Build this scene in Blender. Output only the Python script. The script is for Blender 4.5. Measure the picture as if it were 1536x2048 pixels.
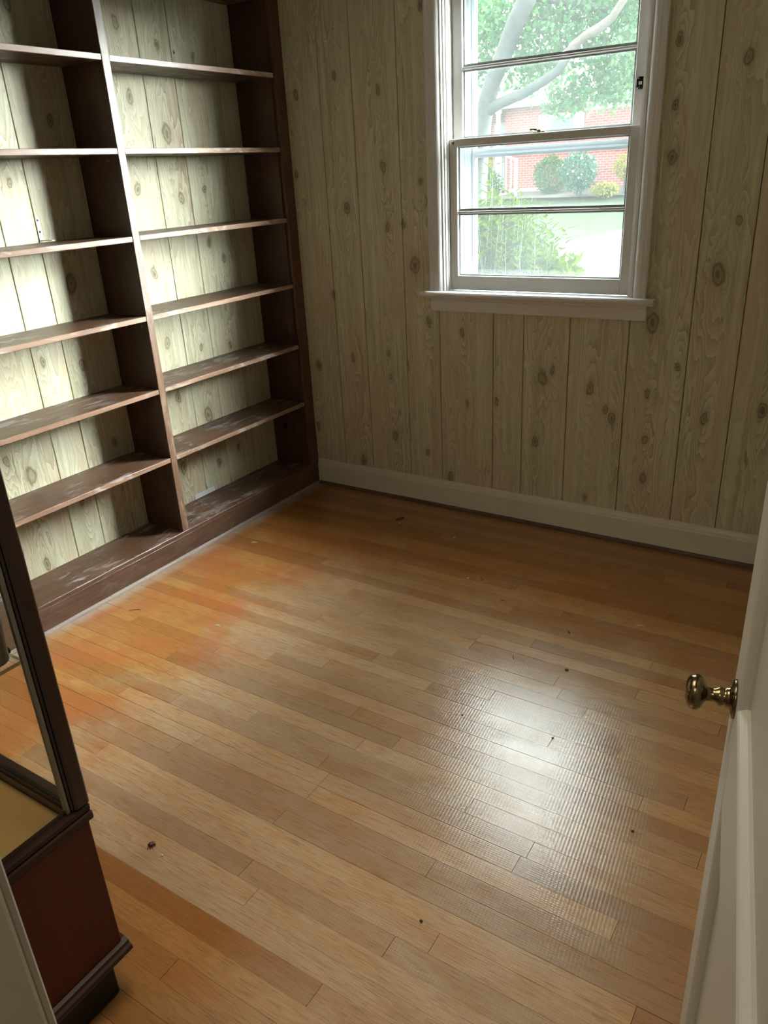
import bpy, bmesh, math, random
from mathutils import Matrix, Vector

for o in list(bpy.data.objects):
    bpy.data.objects.remove(o, do_unlink=True)
scene = bpy.context.scene
C = scene.collection
rng = random.Random(7)

# ------------------------------------------------------------------ camera
F_PX = 1535.17
cam_d = bpy.data.cameras.new('camera')
cam = bpy.data.objects.new('camera', cam_d)
C.objects.link(cam)
cam_d.sensor_fit = 'HORIZONTAL'
cam_d.sensor_width = 36.0
cam_d.lens = F_PX / 1536.0 * 36.0
cam_d.clip_start = 0.02
cam_d.clip_end = 300
M = Matrix(((0.8425014576850977, -0.1776906329889006, 0.5085443272188663, 2.5218),
            (0.5363473861851964, 0.36471271834127555, -0.7611281852700144, -3.1539),
            (-0.05022723495070583, 0.9140080262383483, 0.4025749033920089, 1.56),
            (0, 0, 0, 1)))
cam.matrix_world = M
scene.camera = cam

# ------------------------------------------------------------------ light
world = bpy.data.worlds.new('overcast_sky')
scene.world = world
world.use_nodes = True
wn = world.node_tree
wn.nodes.clear()
w_out = wn.nodes.new('ShaderNodeOutputWorld')
w_bg = wn.nodes.new('ShaderNodeBackground')
w_bg.inputs['Color'].default_value = (0.92, 1.0, 0.985, 1)      # bright even overcast
w_bg.inputs['Strength'].default_value = 13.0
wn.links.new(w_bg.outputs[0], w_out.inputs[0])


def area_light(name, loc, target, sx, sy, energy, color, portal=False):
    d = bpy.data.lights.new(name, 'AREA')
    d.shape = 'RECTANGLE'
    d.size = sx
    d.size_y = sy
    d.energy = energy
    d.color = color
    d.cycles.is_portal = portal
    o = bpy.data.objects.new(name, d)
    C.objects.link(o)
    o.location = loc
    o.rotation_euler = (Vector(target) - Vector(loc)).to_track_quat('-Z', 'Y').to_euler()
    return o


area_light('window_portal', (1.227, 0.22, 1.65), (1.227, -1, 1.65), 0.9, 1.3, 1.0, (1, 1, 1), True)
sun_d = bpy.data.lights.new('hazy_sun', 'SUN')               # veiled sun, off to the right of the window
sun_d.energy = 150.0
sun_d.angle = math.radians(72)
sun_d.color = (0.92, 1.0, 1.0)
sun = bpy.data.objects.new('hazy_sun', sun_d)
C.objects.link(sun)
sun.rotation_euler = Vector((-1.30, -1.25, -0.52)).to_track_quat('-Z', 'Y').to_euler()
HALL = area_light('hall_ceiling_lamp', (2.15, -3.75, 2.36), (2.15, -3.75, 0), 0.6, 0.6, 7.0, (1.0, 0.93, 0.82))
ROOM = area_light('room_fill_light', (1.5, -2.30, 2.40), (1.5, -2.30, 0), 0.8, 0.8, 6.0, (1.0, 0.88, 0.70))  # unseen warm fill added overhead to brighten the near floor
ROOM.data.spread = math.radians(95)

scene.view_settings.view_transform = 'Standard'
scene.view_settings.look = 'None'
scene.view_settings.gamma = 1.0
scene.view_settings.use_curve_mapping = False
scene.view_settings.exposure = 0.22
scene.cycles.max_bounces = 10
scene.cycles.diffuse_bounces = 7
scene.cycles.transparent_max_bounces = 16
scene.cycles.sample_clamp_indirect = 8.0
scene.cycles.use_denoising = True


# ------------------------------------------------------------------ material helpers
class NT:
    def __init__(self, name):
        self.m = bpy.data.materials.new(name)
        self.m.use_nodes = True
        self.t = self.m.node_tree
        self.t.nodes.clear()
        self.out = self.t.nodes.new('ShaderNodeOutputMaterial')

    def n(self, kind, **kw):
        nd = self.t.nodes.new(kind)
        for k, v in kw.items():
            setattr(nd, k, v)
        return nd

    def put(self, sock, v):
        if isinstance(v, bpy.types.NodeSocket):
            self.t.links.new(v, sock)
        else:
            sock.default_value = v

    def math(self, op, a, b=None, c=None, clamp=False):
        nd = self.n('ShaderNodeMath', operation=op, use_clamp=clamp)
        self.put(nd.inputs[0], a)
        if b is not None:
            self.put(nd.inputs[1], b)
        if c is not None:
            self.put(nd.inputs[2], c)
        return nd.outputs[0]

    def vec(self, op, a, b=None, c=None):
        nd = self.n('ShaderNodeVectorMath', operation=op)
        self.put(nd.inputs[0], a)
        if b is not None:
            self.put(nd.inputs[1], b)
        if c is not None:
            self.put(nd.inputs[2], c)
        return nd.outputs['Value'] if op in ('DOT_PRODUCT', 'LENGTH', 'DISTANCE') else nd.outputs[0]

    def noise(self, v, scale=5.0, detail=2.0, rough=0.5, dist=0.0):
        nd = self.n('ShaderNodeTexNoise')
        self.put(nd.inputs['Vector'], v)
        nd.inputs['Scale'].default_value = scale
        nd.inputs['Detail'].default_value = detail
        nd.inputs['Roughness'].default_value = rough
        nd.inputs['Distortion'].default_value = dist
        return nd.outputs['Fac']

    def ramp(self, f, stops, interp='LINEAR'):
        nd = self.n('ShaderNodeValToRGB')
        nd.color_ramp.interpolation = interp
        els = nd.color_ramp.elements
        while len(els) < len(stops):
            els.new(0.5)
        for e, (p, col) in zip(els, stops):
            e.position = p
            e.color = (*col, 1) if len(col) == 3 else col
        self.put(nd.inputs[0], f)
        return nd.outputs[0]

    def mix(self, f, a, b, blend='MIX'):
        nd = self.n('ShaderNodeMix', data_type='RGBA', blend_type=blend)
        self.put(nd.inputs[0], f)
        for s, v in ((nd.inputs[6], a), (nd.inputs[7], b)):
            if isinstance(v, tuple) and len(v) == 3:
                v = (*v, 1)
            self.put(s, v)
        return nd.outputs[2]

    def maprange(self, v, a, b, c=0.0, d=1.0, smooth=True):
        nd = self.n('ShaderNodeMapRange', interpolation_type='SMOOTHSTEP' if smooth else 'LINEAR')
        self.put(nd.inputs[0], v)
        for i, q in ((1, a), (2, b), (3, c), (4, d)):
            self.put(nd.inputs[i], q)
        return nd.outputs[0]

    def bsdf(self, color, rough=0.5, metal=0.0, spec=0.5, bump=None, bump_d=0.002, bump_s=0.5):
        nd = self.n('ShaderNodeBsdfPrincipled')
        if isinstance(color, tuple) and len(color) == 3:
            color = (*color, 1)
        self.put(nd.inputs['Base Color'], color)
        self.put(nd.inputs['Roughness'], rough)
        self.put(nd.inputs['Metallic'], metal)
        self.put(nd.inputs['Specular IOR Level'], spec)
        if bump is not None:
            b = self.n('ShaderNodeBump')
            b.inputs['Strength'].default_value = bump_s
            b.inputs['Distance'].default_value = bump_d
            self.put(b.inputs['Height'], bump)
            self.t.links.new(b.outputs[0], nd.inputs['Normal'])
        self.t.links.new(nd.outputs[0], self.out.inputs[0])
        return nd


def plain(name, col, rough=0.5, metal=0.0, spec=0.5, var=0.10, scale=14.0):
    k = NT(name)
    tc = k.n('ShaderNodeTexCoord')
    f = k.noise(tc.outputs['Object'], scale, 4, 0.6)
    c = k.mix(f, tuple(x * (1 - var) for x in col), tuple(min(1, x * (1 + var)) for x in col))
    r = k.math('MULTIPLY_ADD', f, 0.15, rough - 0.07, True)
    k.bsdf(c, r, metal, spec, bump=f, bump_d=0.0008, bump_s=0.25)
    return k.m


def wood(name, light, dark, axis, rough=0.4, scuff=0.0, scuff_col=(0.42, 0.38, 0.38), spec=0.5, fine=1.0, worn=0.0, worn_col=(0.3, 0.14, 0.06)):
    """stained board; axis = direction of the grain (0 x, 1 y, 2 z) in the piece's own space"""
    k = NT(name)
    tc = k.n('ShaderNodeTexCoord')
    oi = k.n('ShaderNodeObjectInfo')
    off = k.math('MULTIPLY', oi.outputs['Random'], 37.0)
    comb = k.n('ShaderNodeCombineXYZ')
    for i in range(3):
        k.put(comb.inputs[i], off)
    p = k.vec('ADD', tc.outputs['Object'], comb.outputs[0])
    s1 = [9.0] * 3
    s1[axis] = 0.9
    s2 = [130.0] * 3
    s2[axis] = 3.5
    broad = k.noise(k.vec('MULTIPLY', p, tuple(s1)), 1.0, 3, 0.55, 0.6)
    rings = k.math('FRACT', k.math('MULTIPLY', broad, 9.0))
    rings = k.math('ABSOLUTE', k.math('MULTIPLY_ADD', rings, 2.0, -1.0))
    streak = k.noise(k.vec('MULTIPLY', p, tuple(s2)), 1.0, 2, 0.6)
    f = k.math('ADD', k.math('MULTIPLY', broad, 0.55), k.math('ADD', k.math('MULTIPLY', rings, 0.22 * fine), k.math('MULTIPLY', streak, 0.40)))
    c = k.ramp(f, [(0.25, dark), (0.85, light)])
    r = k.math('MULTIPLY_ADD', streak, 0.2, rough - 0.08)
    if scuff > 0:
        s3 = [26.0] * 3
        s3[axis] = 9.0
        sc = k.noise(k.vec('MULTIPLY', p, tuple(s3)), 1.0, 5, 0.65, 0.8)
        pat = k.noise(p, 3.1, 2, 0.5)
        sc = k.math('MULTIPLY', k.maprange(sc, 0.49, 0.62), k.maprange(pat, 0.40, 0.58))
        c = k.mix(k.math('MULTIPLY', sc, scuff), c, scuff_col)
    if worn > 0:
        wv = k.maprange(k.noise(k.vec('MULTIPLY', p, tuple([14 if i != axis else 5 for i in range(3)])), 1.0, 5, 0.6), 0.45, 0.6)
        c = k.mix(k.math('MULTIPLY', wv, worn), c, worn_col)
    k.bsdf(c, r, 0, spec, bump=f, bump_d=0.001, bump_s=0.3)
    return k.m


def panel_material(name, knots, seed):
    """limed knotty paneling; UV carries wall metres (u across, v up); knots = [(u, v, size)]"""
    k = NT(name)
    uvn = k.n('ShaderNodeUVMap', uv_map='wall')
    uv0 = uvn.outputs[0]
    sx = seed * 3.71
    wp = k.n('ShaderNodeTexNoise')
    k.put(wp.inputs['Vector'], k.vec('MULTIPLY_ADD', uv0, (34.0, 20.0, 1), (sx, 0, sx)))
    wp.inputs['Scale'].default_value = 1.0
    wp.inputs['Detail'].default_value = 2.0
    wv = k.vec('MULTIPLY', k.vec('SUBTRACT', wp.outputs['Color'], (0.5, 0.5, 0.5)), (0.024, 0.040, 0))
    uv = k.vec('ADD', uv0, wv)
    n1 = k.noise(k.vec('MULTIPLY_ADD', uv0, (13.0, 1.5, 1), (sx, seed * 1.9, sx)), 1.0, 2.5, 0.5, 0.25)
    md = None
    mc = None
    for (ku, kv, s) in knots:
        r = (0.010, 0.014, 0.021)[s - 1]
        rb = (0.024, 0.032, 0.044)[s - 1]
        a = k.vec('MULTIPLY_ADD', uv, (1 / rb, 1 / (rb * 4.5), 0), (-ku / rb, -kv / (rb * 4.5), 0))
        d2 = k.vec('DOT_PRODUCT', a, a)
        md = d2 if md is None else k.math('MINIMUM', md, d2)
        a = k.vec('MULTIPLY_ADD', uv, (1 / r, 1 / (r * 1.75), 0), (-ku / r, -kv / (r * 1.75), 0))
        c2 = k.vec('DOT_PRODUCT', a, a)
        mc = c2 if mc is None else k.math('MINIMUM', mc, c2)
    bump = k.math('EXPONENT', k.math('MULTIPLY', md, -0.8)) if md is not None else 0.0
    sep = k.n('ShaderNodeSeparateXYZ')
    k.put(sep.inputs[0], uv)
    fld = k.math('MULTIPLY_ADD', n1, 10.0, k.math('MULTIPLY', sep.outputs[0], 26.0))
    fld = k.math('ADD', fld, k.math('MULTIPLY', bump, 4.0))
    ring = k.math('FRACT', fld)
    ring = k.math('POWER', ring, 2.2)
    wob = k.noise(k.vec('MULTIPLY', uv0, (240.0, 5.0, 1)), 1.0, 2, 0.6)
    streak = k.noise(k.vec('MULTIPLY_ADD', uv, (38.0, 0.8, 1), (sx, 0, 0)), 1.0, 3, 0.6)
    cloud = k.noise(k.vec('MULTIPLY_ADD', uv, (6.0, 1.6, 1), (0, sx, 0)), 1.0, 2, 0.5)
    base = k.ramp(streak, [(0.26, (0.44, 0.395, 0.245)), (0.50, (0.60, 0.560, 0.395)), (0.76, (0.70, 0.670, 0.515))])
    base = k.mix(k.maprange(cloud, 0.45, 0.7), base, (0.60, 0.49, 0.34))
    near = k.math('EXPONENT', k.math('MULTIPLY', md, -0.10)) if md is not None else 0.0
    calm = k.maprange(k.noise(k.vec('MULTIPLY_ADD', uv0, (9.0, 1.3, 1), (sx, 3.0, 0)), 1.0, 1, 0.5), 0.42, 0.62)
    rs = k.math('ADD', k.math('MULTIPLY', near, 0.42), k.math('MULTIPLY_ADD', calm, 0.34, 0.05))
    c = k.mix(k.math('MULTIPLY', ring, k.math('MULTIPLY', rs, k.math('MULTIPLY_ADD', wob, 1.1, 0.45)), None, True), base, (0.33, 0.265, 0.155))
    pale = k.math('MULTIPLY', k.math('POWER', k.math('SUBTRACT', 1.0, k.math('FRACT', fld)), 6.0), k.math('MULTIPLY', rs, 0.8))
    c = k.mix(pale, c, (0.74, 0.69, 0.55))
    # thin dark drying marks along the grain
    mark = k.noise(k.vec('MULTIPLY_ADD', uv, (52.0, 5.5, 1), (sx, sx, 0)), 1.0, 1, 0.5, 0.3)
    c = k.mix(k.math('MULTIPLY', k.maprange(mark, 0.71, 0.79), 0.6), c, (0.20, 0.15, 0.085))
    if mc is not None:
        core = k.math('SUBTRACT', mc, k.math('MULTIPLY_ADD', n1, 1.6, -0.8))
        halo = k.maprange(core, 6.0, 0.8, 0.0, 0.34)
        c = k.mix(halo, c, (0.34, 0.275, 0.165))
        eye = k.ramp(k.math('DIVIDE', core, 2.0, None, True), [(0.03, (0.13, 0.10, 0.06)), (0.10, (0.36, 0.29, 0.18)), (0.26, (0.30, 0.24, 0.145)), (0.40, (0.155, 0.115, 0.065)), (0.62, (0.24, 0.19, 0.115))])
        c = k.mix(k.maprange(core, 1.7, 0.9, 0.0, 0.80), c, eye)
    k.bsdf(c, 0.52, 0, 0.35, bump=ring, bump_d=0.0006, bump_s=0.2)
    return k.m


def floor_material(name):
    k = NT(name)
    geo = k.n('ShaderNodeNewGeometry')
    pos = geo.outputs['Position']
    oi = k.n('ShaderNodeObjectInfo')
    rnd = oi.outputs['Random']
    comb = k.n('ShaderNodeCombineXYZ')
    k.put(comb.inputs[0], k.math('MULTIPLY', rnd, 91.0))
    k.put(comb.inputs[1], k.math('MULTIPLY', rnd, 53.0))
    p = k.vec('ADD', pos, comb.outputs[0])
    sep = k.n('ShaderNodeSeparateXYZ')
    k.put(sep.inputs[0], pos)
    X, Y = sep.outputs[0], sep.outputs[1]
    # grain: cathedral figure plus open pores
    broad = k.noise(k.vec('MULTIPLY', p, (1.6, 22.0, 1)), 1.0, 3, 0.55, 0.7)
    ring = k.math('FRACT', k.math('MULTIPLY', broad, 11.0))
    ring = k.math('POWER', ring, 1.6)
    pore = k.noise(k.vec('MULTIPLY', p, (14.0, 420.0, 1)), 1.0, 2, 0.6)
    tone = k.math('MULTIPLY_ADD', rnd, 0.85, 0.0)
    fr = k.math('FRACT', k.math('MULTIPLY', rnd, 17.31))
    # varnished colour
    v_l = k.mix(fr, (0.46, 0.205, 0.062), (0.40, 0.20, 0.062))
    v_d = k.mix(fr, (0.30, 0.105, 0.028), (0.25, 0.10, 0.028))
    varn = k.mix(tone, v_l, v_d)
    # bare worn colour
    w_l = k.mix(fr, (0.52, 0.345, 0.195), (0.47, 0.335, 0.21))
    w_d = k.mix(fr, (0.35, 0.215, 0.118), (0.30, 0.20, 0.128))
    worn = k.mix(tone, w_l, w_d)
    # wear: where a rug lay and feet went, ragged edge
    big = k.noise(pos, 2.3, 4, 0.6)
    med = k.noise(k.vec('MULTIPLY', pos, (5.0, 13.0, 1)), 1.0, 5, 0.65)
    jit = k.math('ADD', k.math('MULTIPLY_ADD', big, 0.9, -0.45), k.math('MULTIPLY_ADD', med, 0.3, -0.15))
    ax = k.maprange(k.math('ADD', X, jit), 0.42, 0.80)
    ay = k.maprange(k.math('ADD', Y, jit), -0.50, -1.05)
    an = k.math('MAXIMUM', k.maprange(k.math('ADD', Y, k.math('MULTIPLY', jit, 0.004)), -2.3545, -2.3485), k.maprange(k.math('ADD', X, k.math('MULTIPLY', jit, 0.5)), 1.40, 1.95))
    ar = k.maprange(k.math('ADD', X, k.math('MULTIPLY_ADD', Y, 0.22, k.math('MULTIPLY', jit, 0.4))), 2.02, 1.78)
    wear = k.math('MULTIPLY', k.math('MULTIPLY', ax, ay), k.math('MULTIPLY', an, k.math('MULTIPLY_ADD', ar, 0.55, 0.45)))
    wear = k.math('MULTIPLY', wear, k.math('MULTIPLY_ADD', k.maprange(med, 0.30, 0.62), 0.35, 0.65))
    c = k.mix(wear, varn, worn)
    c = k.mix(k.math('MULTIPLY', ring, 0.32), c, k.mix(wear, (0.20, 0.075, 0.02), (0.25, 0.165, 0.095)))
    c = k.mix(k.maprange(pore, 0.50, 0.70, 0.0, 0.55), c, (0.17, 0.09, 0.04))
    # red stain blotches by the shelves and old finish by the back wall
    red = k.math('MULTIPLY', k.maprange(X, 0.95, 0.45), k.maprange(k.noise(pos, 4.2, 3, 0.6), 0.40, 0.62))
    c = k.mix(k.math('MULTIPLY', red, 0.55), c, (0.36, 0.105, 0.035))
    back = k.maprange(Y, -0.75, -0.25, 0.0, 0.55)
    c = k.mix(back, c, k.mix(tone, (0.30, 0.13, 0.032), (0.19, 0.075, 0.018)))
    # dusty strip along the foot of the shelves
    dust = k.math('MULTIPLY', k.maprange(X, 0.085, 0.02), k.maprange(k.noise(pos, 7.0, 3, 0.6), 0.3, 0.6, 0.25, 0.75))
    c = k.mix(dust, c, (0.36, 0.29, 0.25))
    # weave print left by a rug backing: fine ridges
    wx = k.math('SINE', k.math('MULTIPLY', k.math('ADD', X, k.math('MULTIPLY', Y, 0.10)), 2 * math.pi / 0.0088))
    wy = k.math('SINE', k.math('MULTIPLY', Y, 2 * math.pi / 0.0061))
    weave = k.math('MULTIPLY_ADD', wx, 0.34, k.math('MULTIPLY_ADD', wy, 0.16, 0.5))
    zone = k.math('MULTIPLY', wear, k.maprange(k.math('ADD', X, k.math('MULTIPLY', big, 0.4)), 0.9, 1.9))
    c = k.mix(k.math('MULTIPLY', k.math('MULTIPLY', weave, zone), 0.06), c, (0.60, 0.50, 0.38))
    h = k.math('ADD', k.math('MULTIPLY', k.math('MULTIPLY', weave, zone), 0.55), k.math('MULTIPLY', pore, 0.30))
    h = k.math('ADD', h, k.math('MULTIPLY', broad, 0.5))
    r = k.math('MULTIPLY_ADD', weave, k.math('MULTIPLY', zone, 0.08), k.math('MULTIPLY_ADD', wear, 0.02, 0.15))
    r = k.math('ADD', r, k.math('MULTIPLY_ADD', med, 0.16, -0.07))
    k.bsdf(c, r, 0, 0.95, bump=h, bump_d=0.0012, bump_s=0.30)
    return k.m


def glass_material(name, tint, haze, haze_col, rough=0.02, refl=1.0):
    """thin pane: see-through, mirror-like at a slant, a little film of dirt"""
    k = NT(name)
    tr = k.n('ShaderNodeBsdfTransparent')
    tr.inputs[0].default_value = (*tint, 1)
    gl = k.n('ShaderNodeBsdfGlossy')
    gl.inputs['Roughness'].default_value = rough
    fr = k.n('ShaderNodeLayerWeight')
    fac = k.math('MULTIPLY_ADD', k.math('POWER', fr.outputs['Facing'], 5.0), 0.5, 0.02)
    m1 = k.n('ShaderNodeMixShader')
    k.put(m1.inputs[0], k.math('MULTIPLY', fac, refl))
    k.t.links.new(tr.outputs[0], m1.inputs[1])
    k.t.links.new(gl.outputs[0], m1.inputs[2])
    tl = k.n('ShaderNodeBsdfTranslucent')
    tl.inputs[0].default_value = (*haze_col, 1)
    tc = k.n('ShaderNodeTexCoord')
    nz = k.noise(tc.outputs['Object'], 3.0, 4, 0.6)
    m2 = k.n('ShaderNodeMixShader')
    k.put(m2.inputs[0], k.math('MULTIPLY', nz, haze * 2))
    k.t.links.new(m1.outputs[0], m2.inputs[1])
    k.t.links.new(tl.outputs[0], m2.inputs[2])
    k.t.links.new(m2.outputs[0], k.out.inputs[0])
    return k.m


def leaf_material(name, c1, c2, trans=0.5):
    k = NT(name)
    geo = k.n('ShaderNodeNewGeometry')
    f = k.noise(geo.outputs['Position'], 4.0, 3, 0.6)
    r = geo.outputs['Random Per Island']
    c = k.mix(k.math('MULTIPLY_ADD', r, 0.6, k.math('MULTIPLY', f, 0.4)), c1, c2)
    df = k.n('ShaderNodeBsdfDiffuse')
    k.put(df.inputs[0], c)
    tl = k.n('ShaderNodeBsdfTranslucent')
    k.put(tl.inputs[0], c)
    m = k.n('ShaderNodeMixShader')
    m.inputs[0].default_value = trans
    k.t.links.new(df.outputs[0], m.inputs[1])
    k.t.links.new(tl.outputs[0], m.inputs[2])
    k.t.links.new(m.outputs[0], k.out.inputs[0])
    return k.m


# ------------------------------------------------------------------ mesh helpers
def link(name, bm, mat, parent=None, smooth=False, origin=None):
    me = bpy.data.meshes.new(name)
    bmesh.ops.recalc_face_normals(bm, faces=bm.faces)
    if origin is None:
        xs = [v.co for v in bm.verts]
        lo = Vector((min(v.x for v in xs), min(v.y for v in xs), min(v.z for v in xs)))
        hi = Vector((max(v.x for v in xs), max(v.y for v in xs), max(v.z for v in xs)))
        origin = (lo + hi) / 2
    origin = Vector(origin)
    for v in bm.verts:
        v.co -= origin
    if smooth:
        for f in bm.faces:
            f.smooth = True
    bm.to_mesh(me)
    bm.free()
    for m in (mat if isinstance(mat, (list, tuple)) else [mat]):
        me.materials.append(m)
    o = bpy.data.objects.new(name, me)
    C.objects.link(o)
    o.location = origin
    if parent is not None:
        o.parent = parent
        o.location = origin - parent_world(parent)
    return o


_pw = {}


def parent_world(p):
    return _pw[p.name]


def remember(o, v):
    _pw[o.name] = Vector(v)
    return o


def empty(name, loc):
    o = bpy.data.objects.new(name, None)
    C.objects.link(o)
    o.location = loc
    o.empty_display_size = 0.1
    return remember(o, loc)


def mesh_part(name, bm, mat, parent, smooth=False, keep=True):
    """part whose own children may be placed with parent_world"""
    o = link(name, bm, mat, parent, smooth)
    base = Vector((0, 0, 0)) if parent is None else parent_world(parent)
    remember(o, Vector(o.location) + base)
    return o


def thing(o, label, cat, group=None):
    o['label'] = label
    o['category'] = cat
    if group:
        o['group'] = group
    return o


def structure(o):
    o['kind'] = 'structure'
    return o


def box(bm, x0, x1, y0, y1, z0, z1, bev=0.0, seg=1):
    r = bmesh.ops.create_cube(bm, size=1.0)
    vs = r['verts']
    for v in vs:
        v.co = Vector(((x0 + x1) / 2 + v.co.x * (x1 - x0), (y0 + y1) / 2 + v.co.y * (y1 - y0), (z0 + z1) / 2 + v.co.z * (z1 - z0)))
    if bev > 0:
        es = list({e for v in vs for e in v.link_edges})
        bmesh.ops.bevel(bm, geom=es, offset=bev, segments=seg, profile=0.5, affect='EDGES')
    return vs


def boxbm(*a, **k):
    bm = bmesh.new()
    box(bm, *a, **k)
    return bm


def prism(bm, prof, axis, a, b):
    """extrude a closed 2-D profile along an axis; profile coords are the two other axes in xyz order"""
    def P(q, t):
        q = list(q)
        q.insert(axis, t)
        return bm.verts.new(q)
    A = [P(q, a) for q in prof]
    B = [P(q, b) for q in prof]
    n = len(prof)
    bm.faces.new(A)
    bm.faces.new(B[::-1])
    for i in range(n):
        bm.faces.new((A[i], A[(i + 1) % n], B[(i + 1) % n], B[i]))


def tube(bm, pts, rad, sides=6, cap=True):
    pts = [Vector(p) for p in pts]
    rads = rad if isinstance(rad, (list, tuple)) else [rad] * len(pts)
    rings = []
    up = Vector((0.13, 0.31, 0.94)).normalized()
    for i, p in enumerate(pts):
        t = (pts[min(i + 1, len(pts) - 1)] - pts[max(i - 1, 0)]).normalized()
        a = t.cross(up)
        if a.length < 1e-3:
            a = t.cross(Vector((1, 0, 0)))
        a.normalize()
        b = t.cross(a)
        rings.append([bm.verts.new(p + (a * math.cos(2 * math.pi * j / sides) + b * math.sin(2 * math.pi * j / sides)) * rads[i]) for j in range(sides)])
    for i in range(len(rings) - 1):
        for j in range(sides):
            bm.faces.new((rings[i][j], rings[i][(j + 1) % sides], rings[i + 1][(j + 1) % sides], rings[i + 1][j]))
    if cap:
        bm.faces.new(rings[0][::-1])
        bm.faces.new(rings[-1])


def lathe(bm, prof, origin, axis, n=32):
    """prof = [(r, t)] along axis from origin"""
    axis = Vector(axis).normalized()
    a = axis.cross(Vector((0, 0, 1)))
    if a.length < 1e-3:
        a = Vector((1, 0, 0))
    a.normalize()
    b = axis.cross(a)
    o = Vector(origin)
    rings = []
    for r, t in prof:
        if r < 1e-6:
            rings.append([bm.verts.new(o + axis * t)])
        else:
            rings.append([bm.verts.new(o + axis * t + (a * math.cos(2 * math.pi * j / n) + b * math.sin(2 * math.pi * j / n)) * r) for j in range(n)])
    for i in range(len(rings) - 1):
        A, B = rings[i], rings[i + 1]
        for j in range(n):
            j2 = (j + 1) % n
            if len(A) == 1 and len(B) > 1:
                bm.faces.new((A[0], B[j2], B[j]))
            elif len(B) == 1 and len(A) > 1:
                bm.faces.new((A[j], A[j2], B[0]))
            elif len(A) > 1:
                bm.faces.new((A[j], A[j2], B[j2], B[j]))


# ------------------------------------------------------------------ materials
M_FLOOR = floor_material('oak_strip_floor')
M_SUB = plain('dark_gap', (0.035, 0.02, 0.012), 0.9)
M_PAINT = plain('old_white_paint', (0.70, 0.655, 0.54), 0.45, var=0.06, scale=9)
M_TRIM = plain('window_paint', (0.74, 0.71, 0.69), 0.40, var=0.05, scale=9)
M_DOOR = plain('door_paint', (0.50, 0.475, 0.40), 0.45, var=0.05, scale=5)
M_CEIL = plain('ceiling_paint', (0.62, 0.60, 0.55), 0.8)
M_WALLP = plain('hall_plaster', (0.45, 0.41, 0.33), 0.8)
M_CASE_Z = wood('bookcase_upright_wood', (0.090, 0.040, 0.022), (0.034, 0.014, 0.008), 2, 0.38, scuff=0.10, scuff_col=(0.2, 0.11, 0.07))
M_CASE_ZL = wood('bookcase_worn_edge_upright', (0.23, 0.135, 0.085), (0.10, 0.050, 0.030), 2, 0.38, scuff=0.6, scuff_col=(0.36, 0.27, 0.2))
M_STILE = wood('bookcase_stile_wood', (0.13, 0.052, 0.028), (0.05, 0.02, 0.011), 2, 0.36, scuff=0.25, scuff_col=(0.2, 0.11, 0.07))
M_SHELF = wood('bookcase_shelf_wood', (0.120, 0.058, 0.031), (0.036, 0.016, 0.009), 1, 0.30, scuff=0.80, worn=0.35, worn_col=(0.18, 0.085, 0.045))
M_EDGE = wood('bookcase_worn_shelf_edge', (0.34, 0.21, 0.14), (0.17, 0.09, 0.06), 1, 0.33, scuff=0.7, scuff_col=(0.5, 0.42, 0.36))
M_PLINTH = wood('bookcase_plinth_wood', (0.145, 0.075, 0.046), (0.050, 0.023, 0.014), 1, 0.42, scuff=0.35, scuff_col=(0.22, 0.15, 0.11), worn=0.4, worn_col=(0.16, 0.075, 0.045))
M_SHOE = plain('dusty_shoe_strip', (0.27, 0.21, 0.18), 0.6, var=0.25, scale=40)
M_SHOEB = wood('back_shoe_moulding_wood', (0.14, 0.075, 0.04), (0.06, 0.03, 0.016), 0, 0.5)
M_CAB = wood('cabinet_frame_wood', (0.040, 0.014, 0.008), (0.015, 0.005, 0.003), 2, 0.30)
M_CABY = wood('cabinet_rail_wood', (0.045, 0.016, 0.009), (0.016, 0.006, 0.003), 1, 0.46, spec=0.35)
M_CABP = wood('cabinet_red_panel', (0.120, 0.022, 0.008), (0.055, 0.009, 0.004), 2, 0.36, fine=0.4, spec=0.25)
M_CABD = plain('cabinet_deck_veneer', (0.55, 0.36, 0.13), 0.5, var=0.12, scale=10)
M_BLACK = plain('black_painted_base', (0.006, 0.008, 0.006), 0.45, spec=0.3)
M_BEAD = plain('grey_metal_bead', (0.22, 0.21, 0.18), 0.32, 0.6)
M_BRASS = plain('aged_brass', (0.20, 0.145, 0.08), 0.20, 1.0, var=0.35, scale=22)
M_IRON = plain('black_iron', (0.012, 0.012, 0.014), 0.35, 0.6)
M_STEEL = plain('cream_steel', (0.75, 0.71, 0.60), 0.35, 0.1)
M_PEWTER = plain('dull_pewter', (0.20, 0.18, 0.15), 0.38, 0.7, var=0.2)
M_PAPER = plain('pale_paper', (0.66, 0.69, 0.72), 0.7)
M_CORD = plain('cream_cord', (0.62, 0.54, 0.38), 0.6)
M_STORM = plain('storm_sash_paint', (0.36, 0.41, 0.45), 0.5, var=0.05)
M_PANE = glass_material('window_pane', (0.985, 0.995, 0.99), 0.0025, (0.9, 1.0, 0.97))
M_PANE2 = glass_material('storm_pane', (0.985, 0.995, 0.99), 0.0045, (0.9, 1.0, 0.97))
M_CABGLASS = glass_material('cabinet_glass', (0.95, 0.945, 0.92), 0.01, (0.7, 0.7, 0.6), refl=0.6)
M_SHELFGLASS = glass_material('glass_shelf_edge', (0.30, 0.42, 0.34), 0.02, (0.3, 0.4, 0.3))

# ------------------------------------------------------------------ room shell
XL, XR, YB, YF, ZC = -0.2341, 2.68, 0.0, -2.89, 2.44
WX0, WX1, WZ0, WZ1 = 0.80, 1.655, 1.035, 2.27        # rough window opening
PT = 0.006                                            # paneling thickness

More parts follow.
